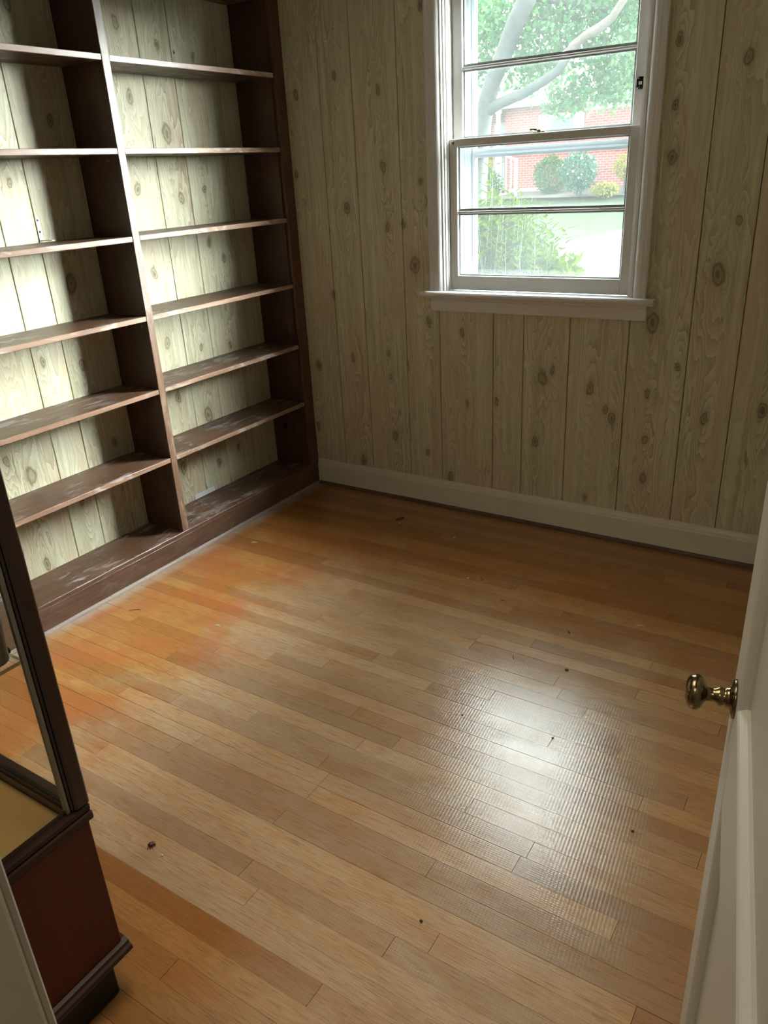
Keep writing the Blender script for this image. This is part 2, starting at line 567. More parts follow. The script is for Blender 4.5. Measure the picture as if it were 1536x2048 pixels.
# floor: sub floor + individual oak strips
bm = boxbm(XL - 0.15, XR + 0.12, YF - 1.55, 0.16, -0.12, -0.012)
floor = mesh_part('floor', bm, M_SUB, None)
structure(floor)
W_STRIP = 0.0572
Y_REF = -1.7794
KN_J = [(0, 1.362), (2, 1.408), (4, 1.385), (7, 1.419), (-4, 0.619), (-2, 0.606), (-6, 0.873), (0, 0.749), (-5, 0.221), (-7, 1.077),
        (-8, 1.457), (-9, 1.659), (-10, 1.946), (-12, 1.811), (-13, 1.473), (-8, 2.089), (-7, 1.903), (-21, 1.447), (5, 2.341),
        (-3, 2.37), (-5, 2.197), (6, 1.921), (1, 1.992), (3, 1.818), (-23, 1.578)]


def strip(x0, x1, y0, y1, rz):
    bm = bmesh.new()
    g = rng.choice((0.00015, 0.0002, 0.0003, 0.0006, 0.0009))
    e = 0.0004
    a, b = y0 + g, y1 - g
    prof = [(a, -0.012), (a, rz), (b, rz), (b, -0.012)]
    prism(bm, prof, 0, x0 + 0.0005, x1 - 0.0005)
    return bm


rows = []
k = -32
while True:
    y1 = Y_REF - k * W_STRIP
    y0 = y1 - W_STRIP
    if y1 < YF - 0.05:
        break
    rows.append((k, min(y0, 0), min(y1, 0.0)))
    k += 1
n_strip = 0
for k, y0, y1 in rows:
    if y1 - y0 < 0.01:
        continue
    js = sorted(x for kk, x in KN_J if kk == k)
    cuts = [XL]
    x = XL
    while True:
        x += rng.uniform(0.75, 1.75)
        if x > XR - 0.25:
            break
        if all(abs(x - j) > 0.42 for j in js):
            cuts.append(x)
    cuts += js + [XR]
    cuts.sort()
    for a, b in zip(cuts, cuts[1:]):
        link('floorboard', strip(a, b, y0, y1, rng.uniform(-0.0003, 0.0002)), M_FLOOR, floor)
        n_strip += 1
# hall floor boards beyond the doorway (as wide runs, same oak)
k = len(rows) - 32
y1 = rows[-1][1]
while y1 > YF - 1.5:
    link('floorboard', strip(1.0, 3.5, y1 - W_STRIP, y1, 0.0), M_FLOOR, floor)
    y1 -= W_STRIP


# paneling
KNOT_P = 1.253
back_kn = [(0.056, 1.91, 2), (0.046, 1.86, 1), (0.279, 1.971, 1), (0.501, 1.893, 1), (0.51, 1.588, 2), (0.301, 1.425, 2), (0.522, 1.335, 1),
           (0.019, 1.578, 1), (0.7, 1.526, 1), (0.604, 1.349, 1), (0.723, 2.167, 1), (0.493, 2.009, 1), (0.659, 1.173, 3), (0.069, 0.657, 2),
           (0.054, 0.602, 1), (0.284, 0.715, 1), (0.503, 0.63, 1), (0.509, 0.335, 2), (0.03, 0.322, 1), (0.296, 0.18, 2), (0.722, 0.931, 1),
           (0.697, 0.27, 1), (0.896, 0.881, 1), (0.921, 0.548, 1), (0.824, 0.165, 2), (1.068, 0.576, 1), (1.289, 0.706, 3), (1.334, 0.741, 1),
           (1.261, 0.409, 2), (1.504, 0.68, 2), (1.607, 0.559, 2), (1.577, 0.591, 1), (1.745, 0.68, 1), (1.741, 0.968, 3), (1.758, 0.31, 2),
           (1.75, 0.478, 1), (1.973, 0.603, 2), (2.179, 0.66, 2), (1.852, 0.797, 1), (1.508, 0.176, 1), (1.753, 1.936, 1), (1.978, 1.851, 2),
           (1.767, 1.573, 1), (1.869, 1.313, 2), (2.009, 1.347, 1), (1.962, 1.158, 3), (0.185, 1.024, 1), (0.913, 1.091, 1), (2.15, 1.9, 2)]
left_kn = [(-0.735, 2.156, 2), (-0.722, 1.901, 2), (-0.55, 1.766, 3), (-0.52, 1.507, 2), (-0.744, 1.213, 2), (-0.386, 1.311, 1), (-0.298, 1.225, 1),
           (-1.172, 1.225, 3), (-0.723, 0.915, 3), (-0.531, 0.842, 1), (-0.334, 0.817, 1), (-1.201, 0.909, 2), (-0.706, 0.648, 1), (-0.536, 0.495, 3),
           (-0.506, 0.246, 1), (-0.37, 0.284, 1), (-1.533, 0.536, 3), (-0.759, 0.303, 2), (-1.559, 0.148, 2), (-1.62, 0.62, 1), (-1.34, 1.6, 1),
           (-1.37, 0.95, 1), (-1.33, 0.33, 1), (-1.52, 1.05, 2), (-1.12, 0.55, 1), (-0.33, 1.75, 1)]
right_kn = [(-0.6, 1.3, 2), (-1.1, 0.8, 1), (-1.6, 1.7, 2), (-2.3, 0.9, 1)]


def plank_bm(u0, u1, v0, v1, place, uvoff=(0, 0)):
    """plank with grooved long edges; place(u, d, v) -> world, d = height off the wall"""
    bm = bmesh.new()
    uvl = bm.loops.layers.uv.new('wall')
    g = 0.0014
    prof = [(u0 + 0.0011, 0.0), (u0 + 0.0011, PT - 0.0030), (u0 + g + 0.0012, PT), (u1 - g - 0.0012, PT), (u1 - 0.0011, PT - 0.0030), (u1 - 0.0011, 0.0)]
    A = [(bm.verts.new(place(u, d, v0)), u, v0) for u, d in prof]
    B = [(bm.verts.new(place(u, d, v1)), u, v1) for u, d in prof]
    n = len(prof)
    fs = [A[:], B[::-1]] + [[A[i], A[(i + 1) % n], B[(i + 1) % n], B[i]] for i in range(n)]
    for f in fs:
        face = bm.faces.new([q[0] for q in f])
        for lp, q in zip(face.loops, f):
            lp[uvl].uv = (q[1] + uvoff[0], q[2] + uvoff[1])
    return bm


def panel_wall(parent, edges, kn, place, z0, z1, tag, hole=None, extra=()):
    for i, (u0, u1) in enumerate(zip(edges, edges[1:])):
        mine = [q for q in kn if min(u0, u1) - 0.02 < q[0] < max(u0, u1) + 0.02]
        full = []
        for (u, v, s) in mine:
            for d in (-KNOT_P, 0, KNOT_P):
                if z0 - 0.05 < v + d < z1 + 0.05 and not any(abs(u - q[0]) < 0.03 and abs(v + d - q[1]) < 0.06 for q in full):
                    full.append((u, v + d, s))
        mat = panel_material('limed_paneling_%s_%d' % (tag, i), full[:9], i + 1.37 + len(tag))
        spans = [(u0, u1, z0, z1)]
        if hole:
            hx0, hx1, hz0, hz1 = hole
            spans = []
            cu = sorted({u0, u1} | {q for q in (hx0, hx1) if u0 < q < u1})
            for a, b in zip(cu, cu[1:]):
                if a >= hx0 - 1e-6 and b <= hx1 + 1e-6:
                    spans += [(a, b, z0, hz0), (a, b, hz1, z1)]
                else:
                    spans.append((a, b, z0, z1))
        for (a, b, c, d) in spans:
            if d - c > 0.01:
                link('plank', plank_bm(a, b, c, d, place), mat, parent)


# back wall slab with the window opening
bm = bmesh.new()
T0, T1 = 0.004, 0.16
box(bm, XL - 0.15, WX0, T0, T1, -0.1, ZC + 0.1)
box(bm, WX1, XR + 0.15, T0, T1, -0.1, ZC + 0.1)
box(bm, WX0, WX1, T0, T1, -0.1, WZ0)
box(bm, WX0, WX1, T0, T1, WZ1, ZC + 0.1)
wall_back = structure(mesh_part('wall_back', bm, M_SUB, None))
back_edges = [XL, -0.06, 0.190, 0.3665, 0.598, 0.7795, 1.051, 1.196, 1.403, 1.6505, 1.8845, 2.067, 2.282, 2.44, XR]
panel_wall(wall_back, back_edges, back_kn, lambda u, d, v: (u, T0 - d + 0.002, v), 0.0, ZC, 'back', hole=(0.7795, 1.6505, 1.0, 2.30))

wall_left = structure(mesh_part('wall_left', boxbm(XL - 0.15, XL - 0.004, YF - 0.1, T0, -0.1, ZC + 0.1), M_SUB, None))
left_edges = [-2.89, -2.65, -2.43, -2.2, -1.98, -1.80, -1.65, -1.412, -1.2715, -1.03, -0.84, -0.634, -0.459, -0.1885, 0.0]
panel_wall(wall_left, left_edges, left_kn, lambda u, d, v: (XL - 0.004 + d, u, v), 0.0, ZC, 'left')

wall_right = structure(mesh_part('wall_right', boxbm(XR + 0.004, XR + 0.15, YF - 0.1, T0, -0.1, ZC + 0.1), M_SUB, None))
right_edges = [-2.89, -2.66, -2.48, -2.25, -2.07, -1.8, -1.6, -1.42, -1.2, -0.98, -0.8, -0.6, -0.38, -0.2, 0.0]
panel_wall(wall_right, right_edges, right_kn, lambda u, d, v: (XR + 0.004 - d, u, v), 0.0, ZC, 'right')

# front wall with the doorway we look through
DX0, DX1, DZ1 = 1.80, 2.585, 2.05
YW0, YW1 = -3.02, YF
bm = bmesh.new()
box(bm, XL - 0.1, DX0, YW0, YW1, -0.1, ZC + 0.1)
box(bm, DX1, 3.62, YW0, YW1, -0.1, ZC + 0.1)
box(bm, DX0, DX1, YW0, YW1, DZ1, ZC + 0.1)
wall_front = structure(mesh_part('wall_front', bm, M_WALLP, None))
# door frame (jamb boards + stops + hall-side casing)
frame = structure(empty('trim_1', (2.2, YF, 0)))
link('jamb', boxbm(DX0, DX0 + 0.02, YW0, YW1, 0, DZ1, bev=0.006, seg=2), M_DOOR, frame)
link('jamb', boxbm(DX1 - 0.02, DX1, YW0, YW1, 0, DZ1, bev=0.004), M_DOOR, frame)
link('head_jamb', boxbm(DX0 + 0.02, DX1 - 0.02, YW0, YW1, DZ1 - 0.02, DZ1, bev=0.004), M_DOOR, frame)
link('casing', boxbm(DX0 - 0.075, DX0 + 0.012, YW1, YW1 + 0.012, 0, DZ1 + 0.07, bev=0.003), M_DOOR, frame)
link('casing', boxbm(DX1 + 0.002, DX1 + 0.07, YW1, YW1 + 0.012, 0, DZ1 + 0.07, bev=0.003), M_DOOR, frame)
link('head_casing', boxbm(DX0 + 0.012, DX1, YW1, YW1 + 0.012, DZ1, DZ1 + 0.07, bev=0.003), M_DOOR, frame)

ceiling = structure(mesh_part('ceiling', boxbm(XL - 0.1, XR + 0.1, YF, 0.16, ZC, ZC + 0.1), M_CEIL, None))
# the hall the photograph was taken from
hall_ceiling = structure(mesh_part('ceiling_hall', boxbm(0.9, 3.6, -4.45, YW0, ZC, ZC + 0.1), M_CEIL, None))
structure(mesh_part('wall_hall_back', boxbm(0.9, 3.6, -4.5, -4.4, -0.1, ZC + 0.1), M_WALLP, None))
structure(mesh_part('wall_hall_left', boxbm(0.9, 1.0, -4.45, YW0, -0.1, ZC + 0.1), M_WALLP, None))
structure(mesh_part('wall_hall_right', boxbm(3.5, 3.6, -4.45, YW0, -0.1, ZC + 0.1), M_WALLP, None))

# baseboards
bm = bmesh.new()
prism(bm, [(0.0, 0.0), (-0.014, 0.0), (-0.014, 0.108), (-0.011, 0.116), (-0.011, 0.120), (-0.006, 0.132), (-0.004, 0.141), (0.0, 0.141)], 0, 0.002, XR)
baseboard = structure(mesh_part('baseboard_back', bm, M_PAINT, None))
bm = bmesh.new()
prism(bm, [(-0.014, 0.0005), (-0.027, 0.0005), (-0.026, 0.007), (-0.021, 0.013), (-0.014, 0.015)], 0, 0.012, XR)
link('shoe_moulding', bm, M_SHOEB, baseboard)
structure(mesh_part('baseboard_right', boxbm(XR - 0.014, XR, YF, -0.015, 0.0, 0.141, bev=0.003), M_PAINT, None))
structure(mesh_part('baseboard_front', boxbm(XL, DX0 - 0.08, YF, YF + 0.014, 0.0, 0.141, bev=0.003), M_PAINT, None))

# ------------------------------------------------------------------ built-in bookcase
bc = thing(empty('bookcase', (-0.1, -1.4, 0)), 'dark brown built-in wooden bookcase with empty shelves along the left wall', 'bookcase')
Z_SH = [0.1205, 0.4755, 0.780, 1.082, 1.389, 1.696, 2.000, 2.306]
bays = [(-0.079, -0.9897), (-1.0247, -1.945), (-1.98, YF + 0.02)]
D0 = XL + 0.003


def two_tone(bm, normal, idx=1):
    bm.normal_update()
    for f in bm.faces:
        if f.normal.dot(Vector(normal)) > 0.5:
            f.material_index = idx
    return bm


link('end_panel', boxbm(D0, -0.019, -0.079, -0.058, 0.0, ZC - 0.001, bev=0.0012), M_CASE_Z, bc)
link('stile', boxbm(-0.019, 0.0, -0.0688, -0.0025, 0.1195, ZC - 0.001, bev=0.002), M_STILE, bc)
for (ya, yb) in ((-1.0247, -0.9897), (-1.98, -1.945)):
    link('upright', two_tone(boxbm(D0, 0.0, ya, yb, 0.1207, ZC - 0.001, bev=0.0015), (1, 0, 0)), [M_CASE_Z, M_CASE_ZL], bc)
for bi, (y1, y0) in enumerate(bays):
    for i, z in enumerate(Z_SH):
        if i == 0:
            continue
        jz = rng.uniform(-0.002, 0.002)
        bm = boxbm(D0, -0.0008, y0 + 0.0005, y1 - 0.0005, z - 0.0200 + jz, z + jz, bev=0.0016)
        link('shelf', two_tone(bm, (1, 0, 0)), [M_SHELF, M_EDGE], bc)
link('bottom_shelf', two_tone(boxbm(D0, 0.001, YF + 0.005, -0.0025, 0.1005, 0.1205, bev=0.002), (1, 0, 0)), [M_SHELF, M_PLINTH], bc)
link('plinth', boxbm(-0.02, 0.0, YF + 0.005, -0.0025, 0.0005, 0.1005, bev=0.001), M_PLINTH, bc)
bm = bmesh.new()
prism(bm, [(0.0, 0.0005), (0.013, 0.0005), (0.012, 0.007), (0.007, 0.012), (0.0, 0.013)], 1, YF + 0.005, -0.03)
link('shoe_strip', bm, M_SHOE, bc)
# shelf pegs left in the uprights
for (y, z, x, s) in ((-1.0247, 1.044, -0.03, -1), (-1.0247, 1.66, -0.06, -1)):
    bm = bmesh.new()
    lathe(bm, [(0.006, 0), (0.006, 0.004), (0.004, 0.007), (0, 0.008)], (x, y, z), (0, s, 0), 12)
    link('peg', bm, M_CASE_ZL, bc)
bm = bmesh.new()
lathe(bm, [(0.016, 0), (0.016, 0.003), (0.012, 0.006), (0.006, 0.007), (0, 0.007)], (-0.148, -0.079, 0.328), (0, -1, 0), 16)
link('hole_cover', bm, M_BLACK, bc)

# small things on the shelves
br = thing(empty('shelf_bracket', (-0.229, -1.262, 1.391)), 'small cream steel L bracket standing on a shelf of the left bay', 'bracket')
bm = bmesh.new()
zb = 1.3895
box(bm, -0.2325, -0.2298, -1.270, -1.254, zb + 0.002, 1.476, bev=0.0006)
link('back_leg', bm, M_STEEL, br)
bm = bmesh.new()
box(bm, -0.2298, -0.160, -1.268, -1.255, zb + 0.0035, zb + 0.0062, bev=0.0006)
link('foot_leg', bm, M_STEEL, br)
for z in (1.466, 1.425):
    bm = bmesh.new()
    lathe(bm, [(0.0048, 0), (0.0044, 0.0012), (0, 0.0014)], (-0.2298, -1.262, z), (1, 0, 0), 12)
    link('screw_hole', bm, M_IRON, br)
bm = bmesh.new()
pts = [(-0.2255, -0.722, 0.122), (-0.2255, -0.585, 0.122), (-0.2278, -0.585, 0.146), (-0.2278, -0.722, 0.146)]
box(bm, -0.229, -0.2265, -0.722, -0.585, 0.122, 0.146, bev=0.0004)
thing(link('paper_strip', bm, M_PAPER, None), 'pale blue-grey paper strip leaning at the back of the right bottom shelf', 'paper')
bm = bmesh.new()
cl = thing(empty('dead_spider', (-0.13, -0.90, 0.783)), 'tiny black curled insect on shelf end beside the divider', 'insect')
bmesh.ops.create_uvsphere(bm, u_segments=10, v_segments=6, radius=0.006, matrix=Matrix.Translation((-0.035, -0.975, 0.787)) @ Matrix.Diagonal((1.3, 1.5, 0.9, 1)))
link('insect_body', bm, M_IRON, cl, True)
for i in range(5):
    a = i * 1.25
    bm = bmesh.new()
    c0 = Vector((-0.035, -0.975, 0.787))
    q = Vector((math.cos(a), math.sin(a), 0))
    tube(bm, [c0 + q * 0.005, c0 + q * 0.010 + Vector((0, 0, 0.006)), c0 + q * 0.014 + Vector((0, 0, -0.004))], 0.0012, 4)
    link('insect_leg', bm, M_IRON, cl)
bm = bmesh.new()
lathe(bm, [(0.005, 0), (0.005, 0.003), (0.003, 0.005), (0, 0.0055)], (-0.2305, -0.443, 2.077), (1, 0, 0), 10)
thing(link('screw', bm, M_STEEL, None), 'lone screw head in the paneling of the upper right bookcase bay', 'screw')

# ------------------------------------------------------------------ window
win = structure(empty('window_1', (1.227, 0, 1.05)))
OX0, OX1 = 0.827, 1.627          # sash opening
ZS, ZH = 1.063, 2.235


def casing_profile(side):
    # (x, y) section of the side casing, outer edge first
    if side < 0:
        xo, xi, sg = 0.745, 0.803, 1
    else:
        xo, xi, sg = 1.708, 1.657, -1
    w = abs(xi - xo)
    return [(xo, 0.0), (xo, -0.020), (xo + sg * 0.008, -0.0215), (xo + sg * 0.011, -0.018), (xo + sg * 0.020, -0.0165), (xo + sg * 0.026, -0.019), (xo + sg * (w - 0.012), -0.0165), (xo + sg * (w - 0.006), -0.014), (xo + sg * w, -0.010), (xo + sg * w, 0.0)]


for s in (-1, 1):
    bm = bmesh.new()
    prism(bm, casing_profile(s), 2, ZS, ZH + 0.06)
    link('side_casing', bm, M_TRIM, win)
link('head_casing', boxbm(0.745, 1.708, -0.021, 0.0, ZH + 0.0605, ZH + 0.12, bev=0.003), M_TRIM, win)
# jamb linings with stops (stepped, facing into the opening)
bm = bmesh.new()
prism(bm, [(0.785, 0.0), (0.8035, 0.0), (0.8045, -0.006), (0.812, -0.004), (0.814, 0.004), (0.820, 0.006), (0.822, 0.016), (0.827, 0.018), (0.827, 0.0285), (0.8265, 0.0285), (0.8265, 0.158), (0.785, 0.158)], 2, ZS, ZH)
link('jamb_lining', bm, M_TRIM, win)
bm = bmesh.new()
prism(bm, [(1.67, 0.0), (1.655, 0.0), (1.651, -0.006), (1.643, -0.004), (1.641, 0.004), (1.635, 0.006), (1.633, 0.016), (1.627, 0.018), (1.627, 0.0285), (1.6275, 0.0285), (1.6275, 0.158), (1.67, 0.158)], 2, ZS, ZH)
link('jamb_lining', bm, M_TRIM, win)
link('head_lining', boxbm(0.786, 1.669, -0.002, 0.158, ZH, ZH + 0.03), M_TRIM, win)
# stool (inner sill) and apron
bm = bmesh.new()
prism(bm, [(0.03, 1.036), (-0.034, 1.036), (-0.040, 1.041), (-0.044, 1.0475), (-0.044, 1.055), (-0.040, 1.0615), (-0.034, 1.063), (0.03, 1.063)], 0, 0.7015, 1.745)
link('stool', bm, M_TRIM, win)
bm = bmesh.new()
prism(bm, [(0.002, 0.976), (-0.016, 0.976), (-0.018, 0.981), (-0.018, 1.023), (-0.024, 1.026), (-0.028, 1.0355), (0.002, 1.0355)], 0, 0.749, 1.716)
link('apron', bm, M_TRIM, win)
link('outer_sill', boxbm(WX0 + 0.002, WX1 - 0.002, 0.03, 0.20, 1.037, 1.056), M_STORM, win)


def sash(name, y0, y1, z0, z1, rb, rt, st, mun, parent, mat, pane_mat):
    bm = bmesh.new()
    b = 0.002
    box(bm, OX0 + 0.001, OX0 + st, y0, y1, z0, z1, bev=b)
    box(bm, OX1 - st, OX1 - 0.001, y0, y1, z0, z1, bev=b)
    box(bm, OX0 + st - 0.001, OX1 - st + 0.001, y0, y1, z0, z0 + rb, bev=b)
    box(bm, OX0 + st - 0.001, OX1 - st + 0.001, y0, y1, z1 - rt, z1, bev=b)
    s = mesh_part(name, bm, mat, parent)
    yg = y0 + (y1 - y0) * 0.6
    zz = [z0 + rb] + [q for m in mun for q in (m - 0.008, m + 0.008)] + [z1 - rt]
    for m in mun:
        bm = bmesh.new()
        prism(bm, [(y0 + 0.003, m - 0.003), (y0 + 0.003, m + 0.003), (yg - 0.003, m + 0.008), (y1 - 0.002, m + 0.008), (y1 - 0.002, m - 0.008), (yg - 0.003, m - 0.008)], 0, OX0 + st, OX1 - st)
        link('muntin', bm, mat, s)
    for a, c in zip(zz[::2], zz[1::2]):
        link('pane', boxbm(OX0 + st - 0.004, OX1 - st + 0.004, yg, yg + 0.003, a - 0.003, c + 0.003), pane_mat, s)
        # putty beads round the pane
        bm = bmesh.new()
        w = 0.008
        for (x0, x1, p0, p1) in ((OX0 + st, OX0 + st + w, a, c), (OX1 - st - w, OX1 - st, a, c), (OX0 + st + w, OX1 - st - w, a, a + w * 0.8), (OX0 + st + w, OX1 - st - w, c - w * 0.6, c)):
            box(bm, x0, x1, yg - 0.008, yg - 0.0005, p0, p1)
        link('putty_bead', bm, M_STORM, s)
    return s


lower = sash('lower_sash', 0.030, 0.064, 1.0655, 1.679, 0.061, 0.031, 0.038, [1.391], win, M_TRIM, M_PANE)
upper = sash('upper_sash', 0.068, 0.100, 1.650, ZH - 0.001, 0.031, 0.040, 0.046, [1.938], win, M_TRIM, M_PANE)
# storm sash outside
bm = bmesh.new()
for (x0, x1) in ((OX0, OX0 + 0.030), (OX0 + 0.034, OX0 + 0.058), (OX1 - 0.02, OX1)):
    box(bm, x0, x1, 0.118, 0.142, 1.058, ZH - 0.001, bev=0.003)
box(bm, OX0 + 0.0605, OX0 + 0.078, 0.124, 0.146, 1.058, ZH - 0.001, bev=0.003)
box(bm, OX0 + 0.079, OX1 - 0.021, 0.118, 0.142, 1.060, 1.085, bev=0.003)
box(bm, OX0 + 0.079, OX1 - 0.021, 0.118, 0.142, ZH - 0.03, ZH - 0.001, bev=0.003)
storm = mesh_part('storm_sash', bm, M_STORM, win)
bm = bmesh.new()
prism(bm, [(0.112, 1.602), (0.108, 1.612), (0.112, 1.620), (0.112, 1.638), (0.146, 1.638), (0.146, 1.602)], 0, OX0 + 0.079, OX1 - 0.021)
link('meeting_rail', bm, M_STORM, storm)
link('pane', boxbm(OX0 + 0.07, OX1 - 0.015, 0.132, 0.134, 1.08, 1.606), M_PANE2, storm)
link('pane', boxbm(OX0 + 0.07, OX1 - 0.015, 0.136, 0.138, 1.634, ZH - 0.028), M_PANE2, storm)
# hardware
bm = bmesh.new()
box(bm, 1.200, 1.250, 0.036, 0.060, 1.6785, 1.682, bev=0.001)
lathe(bm, [(0.010, 0), (0.010, 0.008), (0.006, 0.011), (0, 0.012)], (1.222, 0.047, 1.6815), (0, 0, 1), 14)
tube(bm, [(1.214, 0.05, 1.690), (1.196, 0.046, 1.692), (1.186, 0.044, 1.690)], [0.004, 0.0035, 0.006], 8)
link('sash_lock', bm, M_BRASS, win)
bm = bmesh.new()
box(bm, 1.596, 1.6245, 0.058, 0.0675, 1.797, 1.838, bev=0.002)
box(bm, 1.590, 1.604, 0.054, 0.066, 1.803, 1.832, bev=0.002)
latch = mesh_part('sash_latch', bm, M_IRON, win)
link('latch_button', boxbm(1.600, 1.611, 0.052, 0.058, 1.812, 1.822, bev=0.001), M_STEEL, latch)
bm = bmesh.new()
lathe(bm, [(0.006, 0), (0.006, 0.003), (0.004, 0.005), (0, 0.0055)], (0.846, 0.030, 1.664), (0, -1, 0), 14)
link('sash_plug', bm, M_BRASS, win)
# pull cord hanging beside the window
cord = thing(empty('pull_cord', (1.724, -0.012, 2.30)), 'thin cream pull cord hanging beside the right window casing', 'cord')
bm = bmesh.new()
tube(bm, [(1.7225, -0.010, 2.36), (1.7228, -0.011, 2.0), (1.7245, -0.012, 1.6), (1.7255, -0.013, 1.243)], 0.0014, 6)
link('string', bm, M_CORD, cord)
bm = bmesh.new()
lathe(bm, [(0, 0), (0.0022, 0.0), (0.003, 0.004), (0.0048, 0.028), (0.0045, 0.032), (0, 0.032)], (1.7255, -0.013, 1.2445), (0, 0, -1), 12)
link('tassel', bm, M_CORD, cord)
bm = bmesh.new()
box(bm, 1.708, 1.7115, -0.024, -0.010, 1.340, 1.357, bev=0.0008)
box(bm, 1.7115, 1.7185, -0.018, -0.014, 1.352, 1.356, bev=0.0008)
box(bm, 1.7115, 1.7185, -0.018, -0.014, 1.341, 1.345, bev=0.0008)
link('cord_cleat', bm, M_CORD, cord)

# ------------------------------------------------------------------ open door
TH = math.radians(-9.66)
DW, DT, DH = 0.722, 0.036, 2.03
door = structure(empty('door_1', (0, 0, 0)))
US, UH = 0.109, DW - 0.109
ZR0, ZR1, ZB, ZT = 0.756, 0.922, 0.225, 1.90
RC = 0.015


def member(prof_axis, a0, a1, lo, hi, stick_lo, stick_hi):
    """extruded board: section across (width, depth) with sticking on chosen sides; returns bm (local door space)"""
    def side(e, sg, on):
        if not on:
            return [(e, 0.0005), (e, DT)]
        return [(e - sg * 0.006, 0.0), (e - sg * 0.0035, 0.0022), (e - sg * 0.0015, 0.006), (e, 0.011), (e, RC + 0.001), (e, DT)]
    L = side(lo, -1, stick_lo)
    R = side(hi, 1, stick_hi)
    prof = R + L[::-1]
    bm = bmesh.new()
    if prof_axis == 2:      # runs along z, width in x
        prism(bm, [(w, d) for w, d in prof], 2, a0, a1)
    else:                   # runs along x, width in z
        prism(bm, [(d, w) for w, d in prof], 0, a0, a1)
    return bm


link('stile', member(2, 0.008, DH, 0.0, US, False, True), M_DOOR, door)
link('stile', member(2, 0.008, DH, UH, DW, True, False), M_DOOR, door)
link('bottom_rail', member(0, US, UH, 0.008, ZB, False, True), M_DOOR, door)
link('lock_rail', member(0, US, UH, ZR0, ZR1, True, True), M_DOOR, door)
link('top_rail', member(0, US, UH, ZT, DH, True, False), M_DOOR, door)
link('panel', boxbm(US - 0.004, UH + 0.004, RC, DT - 0.012, ZB - 0.004, ZR0 + 0.004), M_DOOR, door)
link('panel', boxbm(US - 0.004, UH + 0.004, RC, DT - 0.012, ZR1 - 0.004, ZT + 0.004), M_DOOR, door)
for (side_y, sg) in ((0.0, -1), (DT, 1)):
    bm = bmesh.new()
    KX, KZ = 0.060, 0.900
    lathe(bm, [(0.0, 0.0), (0.026, 0.0), (0.0265, 0.002), (0.024, 0.005), (0.015, 0.0065), (0.014, 0.009)], (KX, side_y, KZ), (0, sg, 0), 36)
    rose = mesh_part('rose', bm, M_BRASS, door, True)
    bm = bmesh.new()
    lathe(bm, [(0.014, 0.008), (0.0135, 0.012), (0.0105, 0.014), (0.0125, 0.017), (0.0125, 0.021), (0.0095, 0.026), (0.0085, 0.031), (0.010, 0.036),
               (0.0150, 0.039), (0.0205, 0.0420), (0.0238, 0.0470), (0.0240, 0.0510), (0.0225, 0.0560), (0.0180, 0.0602), (0.0105, 0.0628), (0.0, 0.0636)], (KX, side_y, KZ), (0, sg, 0), 40)
    mesh_part('knob', bm, M_BRASS, door, True)
for z in (0.25, 1.05, 1.82):
    bm = bmesh.new()
    tube(bm, [(DW + 0.004, DT + 0.004, z - 0.045), (DW + 0.004, DT + 0.004, z + 0.045)], 0.006, 10)
    link('hinge', bm, M_BRASS, door)
door.location = (2.4311, -2.1603, 0)
door.rotation_euler = (0, 0, math.atan2(-math.cos(TH), -math.sin(TH)))

# ------------------------------------------------------------------ glass display cabinet
CX0, CX1 = 0.47, 1.416
CY0, CY1 = -2.865, -2.547
cab = thing(empty('display_cabinet', (0.95, -2.7, 0)), 'dark mahogany display cabinet with glass sides standing by the doorway', 'cabinet')
bm = boxbm(CX0 + 0.02, CX1 - 0.015, CY0 + 0.01, CY1 - 0.036, 0.0, 0.115, bev=0.004, seg=2)
link('base', bm, M_BLACK, cab)
bm = bmesh.new()
prism(bm, [(CX1 + 0.0, 0.110), (CX1 + 0.014, 0.113), (CX1 + 0.018, 0.120), (CX1 + 0.016, 0.127), (CX1 + 0.010, 0.131), (CX1 + 0.008, 0.137), (CX1 - 0.004, 0.141), (CX1 - 0.02, 0.141), (CX1 - 0.02, 0.110)], 1, CY0, CY1 - 0.003)
box(bm, CX0, CX1 - 0.018, CY0, CY1 - 0.003, 0.112, 0.138, bev=0.004)
link('base_moulding', bm, M_CABY, cab)
link('lower_panel', boxbm(CX0, CX1, CY0, CY1 - 0.012, 0.139, 0.470, bev=0.003), M_CABP, cab)
bm = bmesh.new()
box(bm, CX1 - 0.030, CX1 + 0.003, CY0, CY1 - 0.002, 0.468, 0.488, bev=0.003)
box(bm, CX1 - 0.030, CX1 - 0.001, CY0, CY1 - 0.002, 0.4885, 0.503, bev=0.003)
link('lower_rail', bm, M_CABY, cab)
link('lower_rail', boxbm(CX0 + 0.03, CX1 - 0.031, CY1 - 0.036, CY1 - 0.002, 0.468, 0.500, bev=0.003), M_CAB, cab)
link('deck', boxbm(CX0 + 0.012, CX1 - 0.031, CY0 + 0.012, CY1 - 0.037, 0.4705, 0.4765), M_CABD, cab)
CZT = 1.62
for (x0, x1) in ((CX0, CX0 + 0.032), (CX1 - 0.032, CX1)):
    for (y0, y1) in ((CY0, CY0 + 0.05), (CY1 - 0.031, CY1)):
        bm = bmesh.new()
        z0 = 0.5035 if x1 > 1 else 0.470
        box(bm, x0, x1 - 0.001, y0, y1, z0, CZT, bev=0.004)
        if x1 > 1 and y1 > -2.6:
            # inner moulded lip
            box(bm, x0 + 0.004, x1 - 0.006, y0 - 0.005, y0 + 0.001, z0, CZT, bev=0.003)
        link('corner_post', bm, M_CAB, cab)
link('top', boxbm(CX0 - 0.012, CX1 + 0.012, CY0, CY1 + 0.012, CZT, CZT + 0.035, bev=0.006, seg=2), M_CABY, cab)
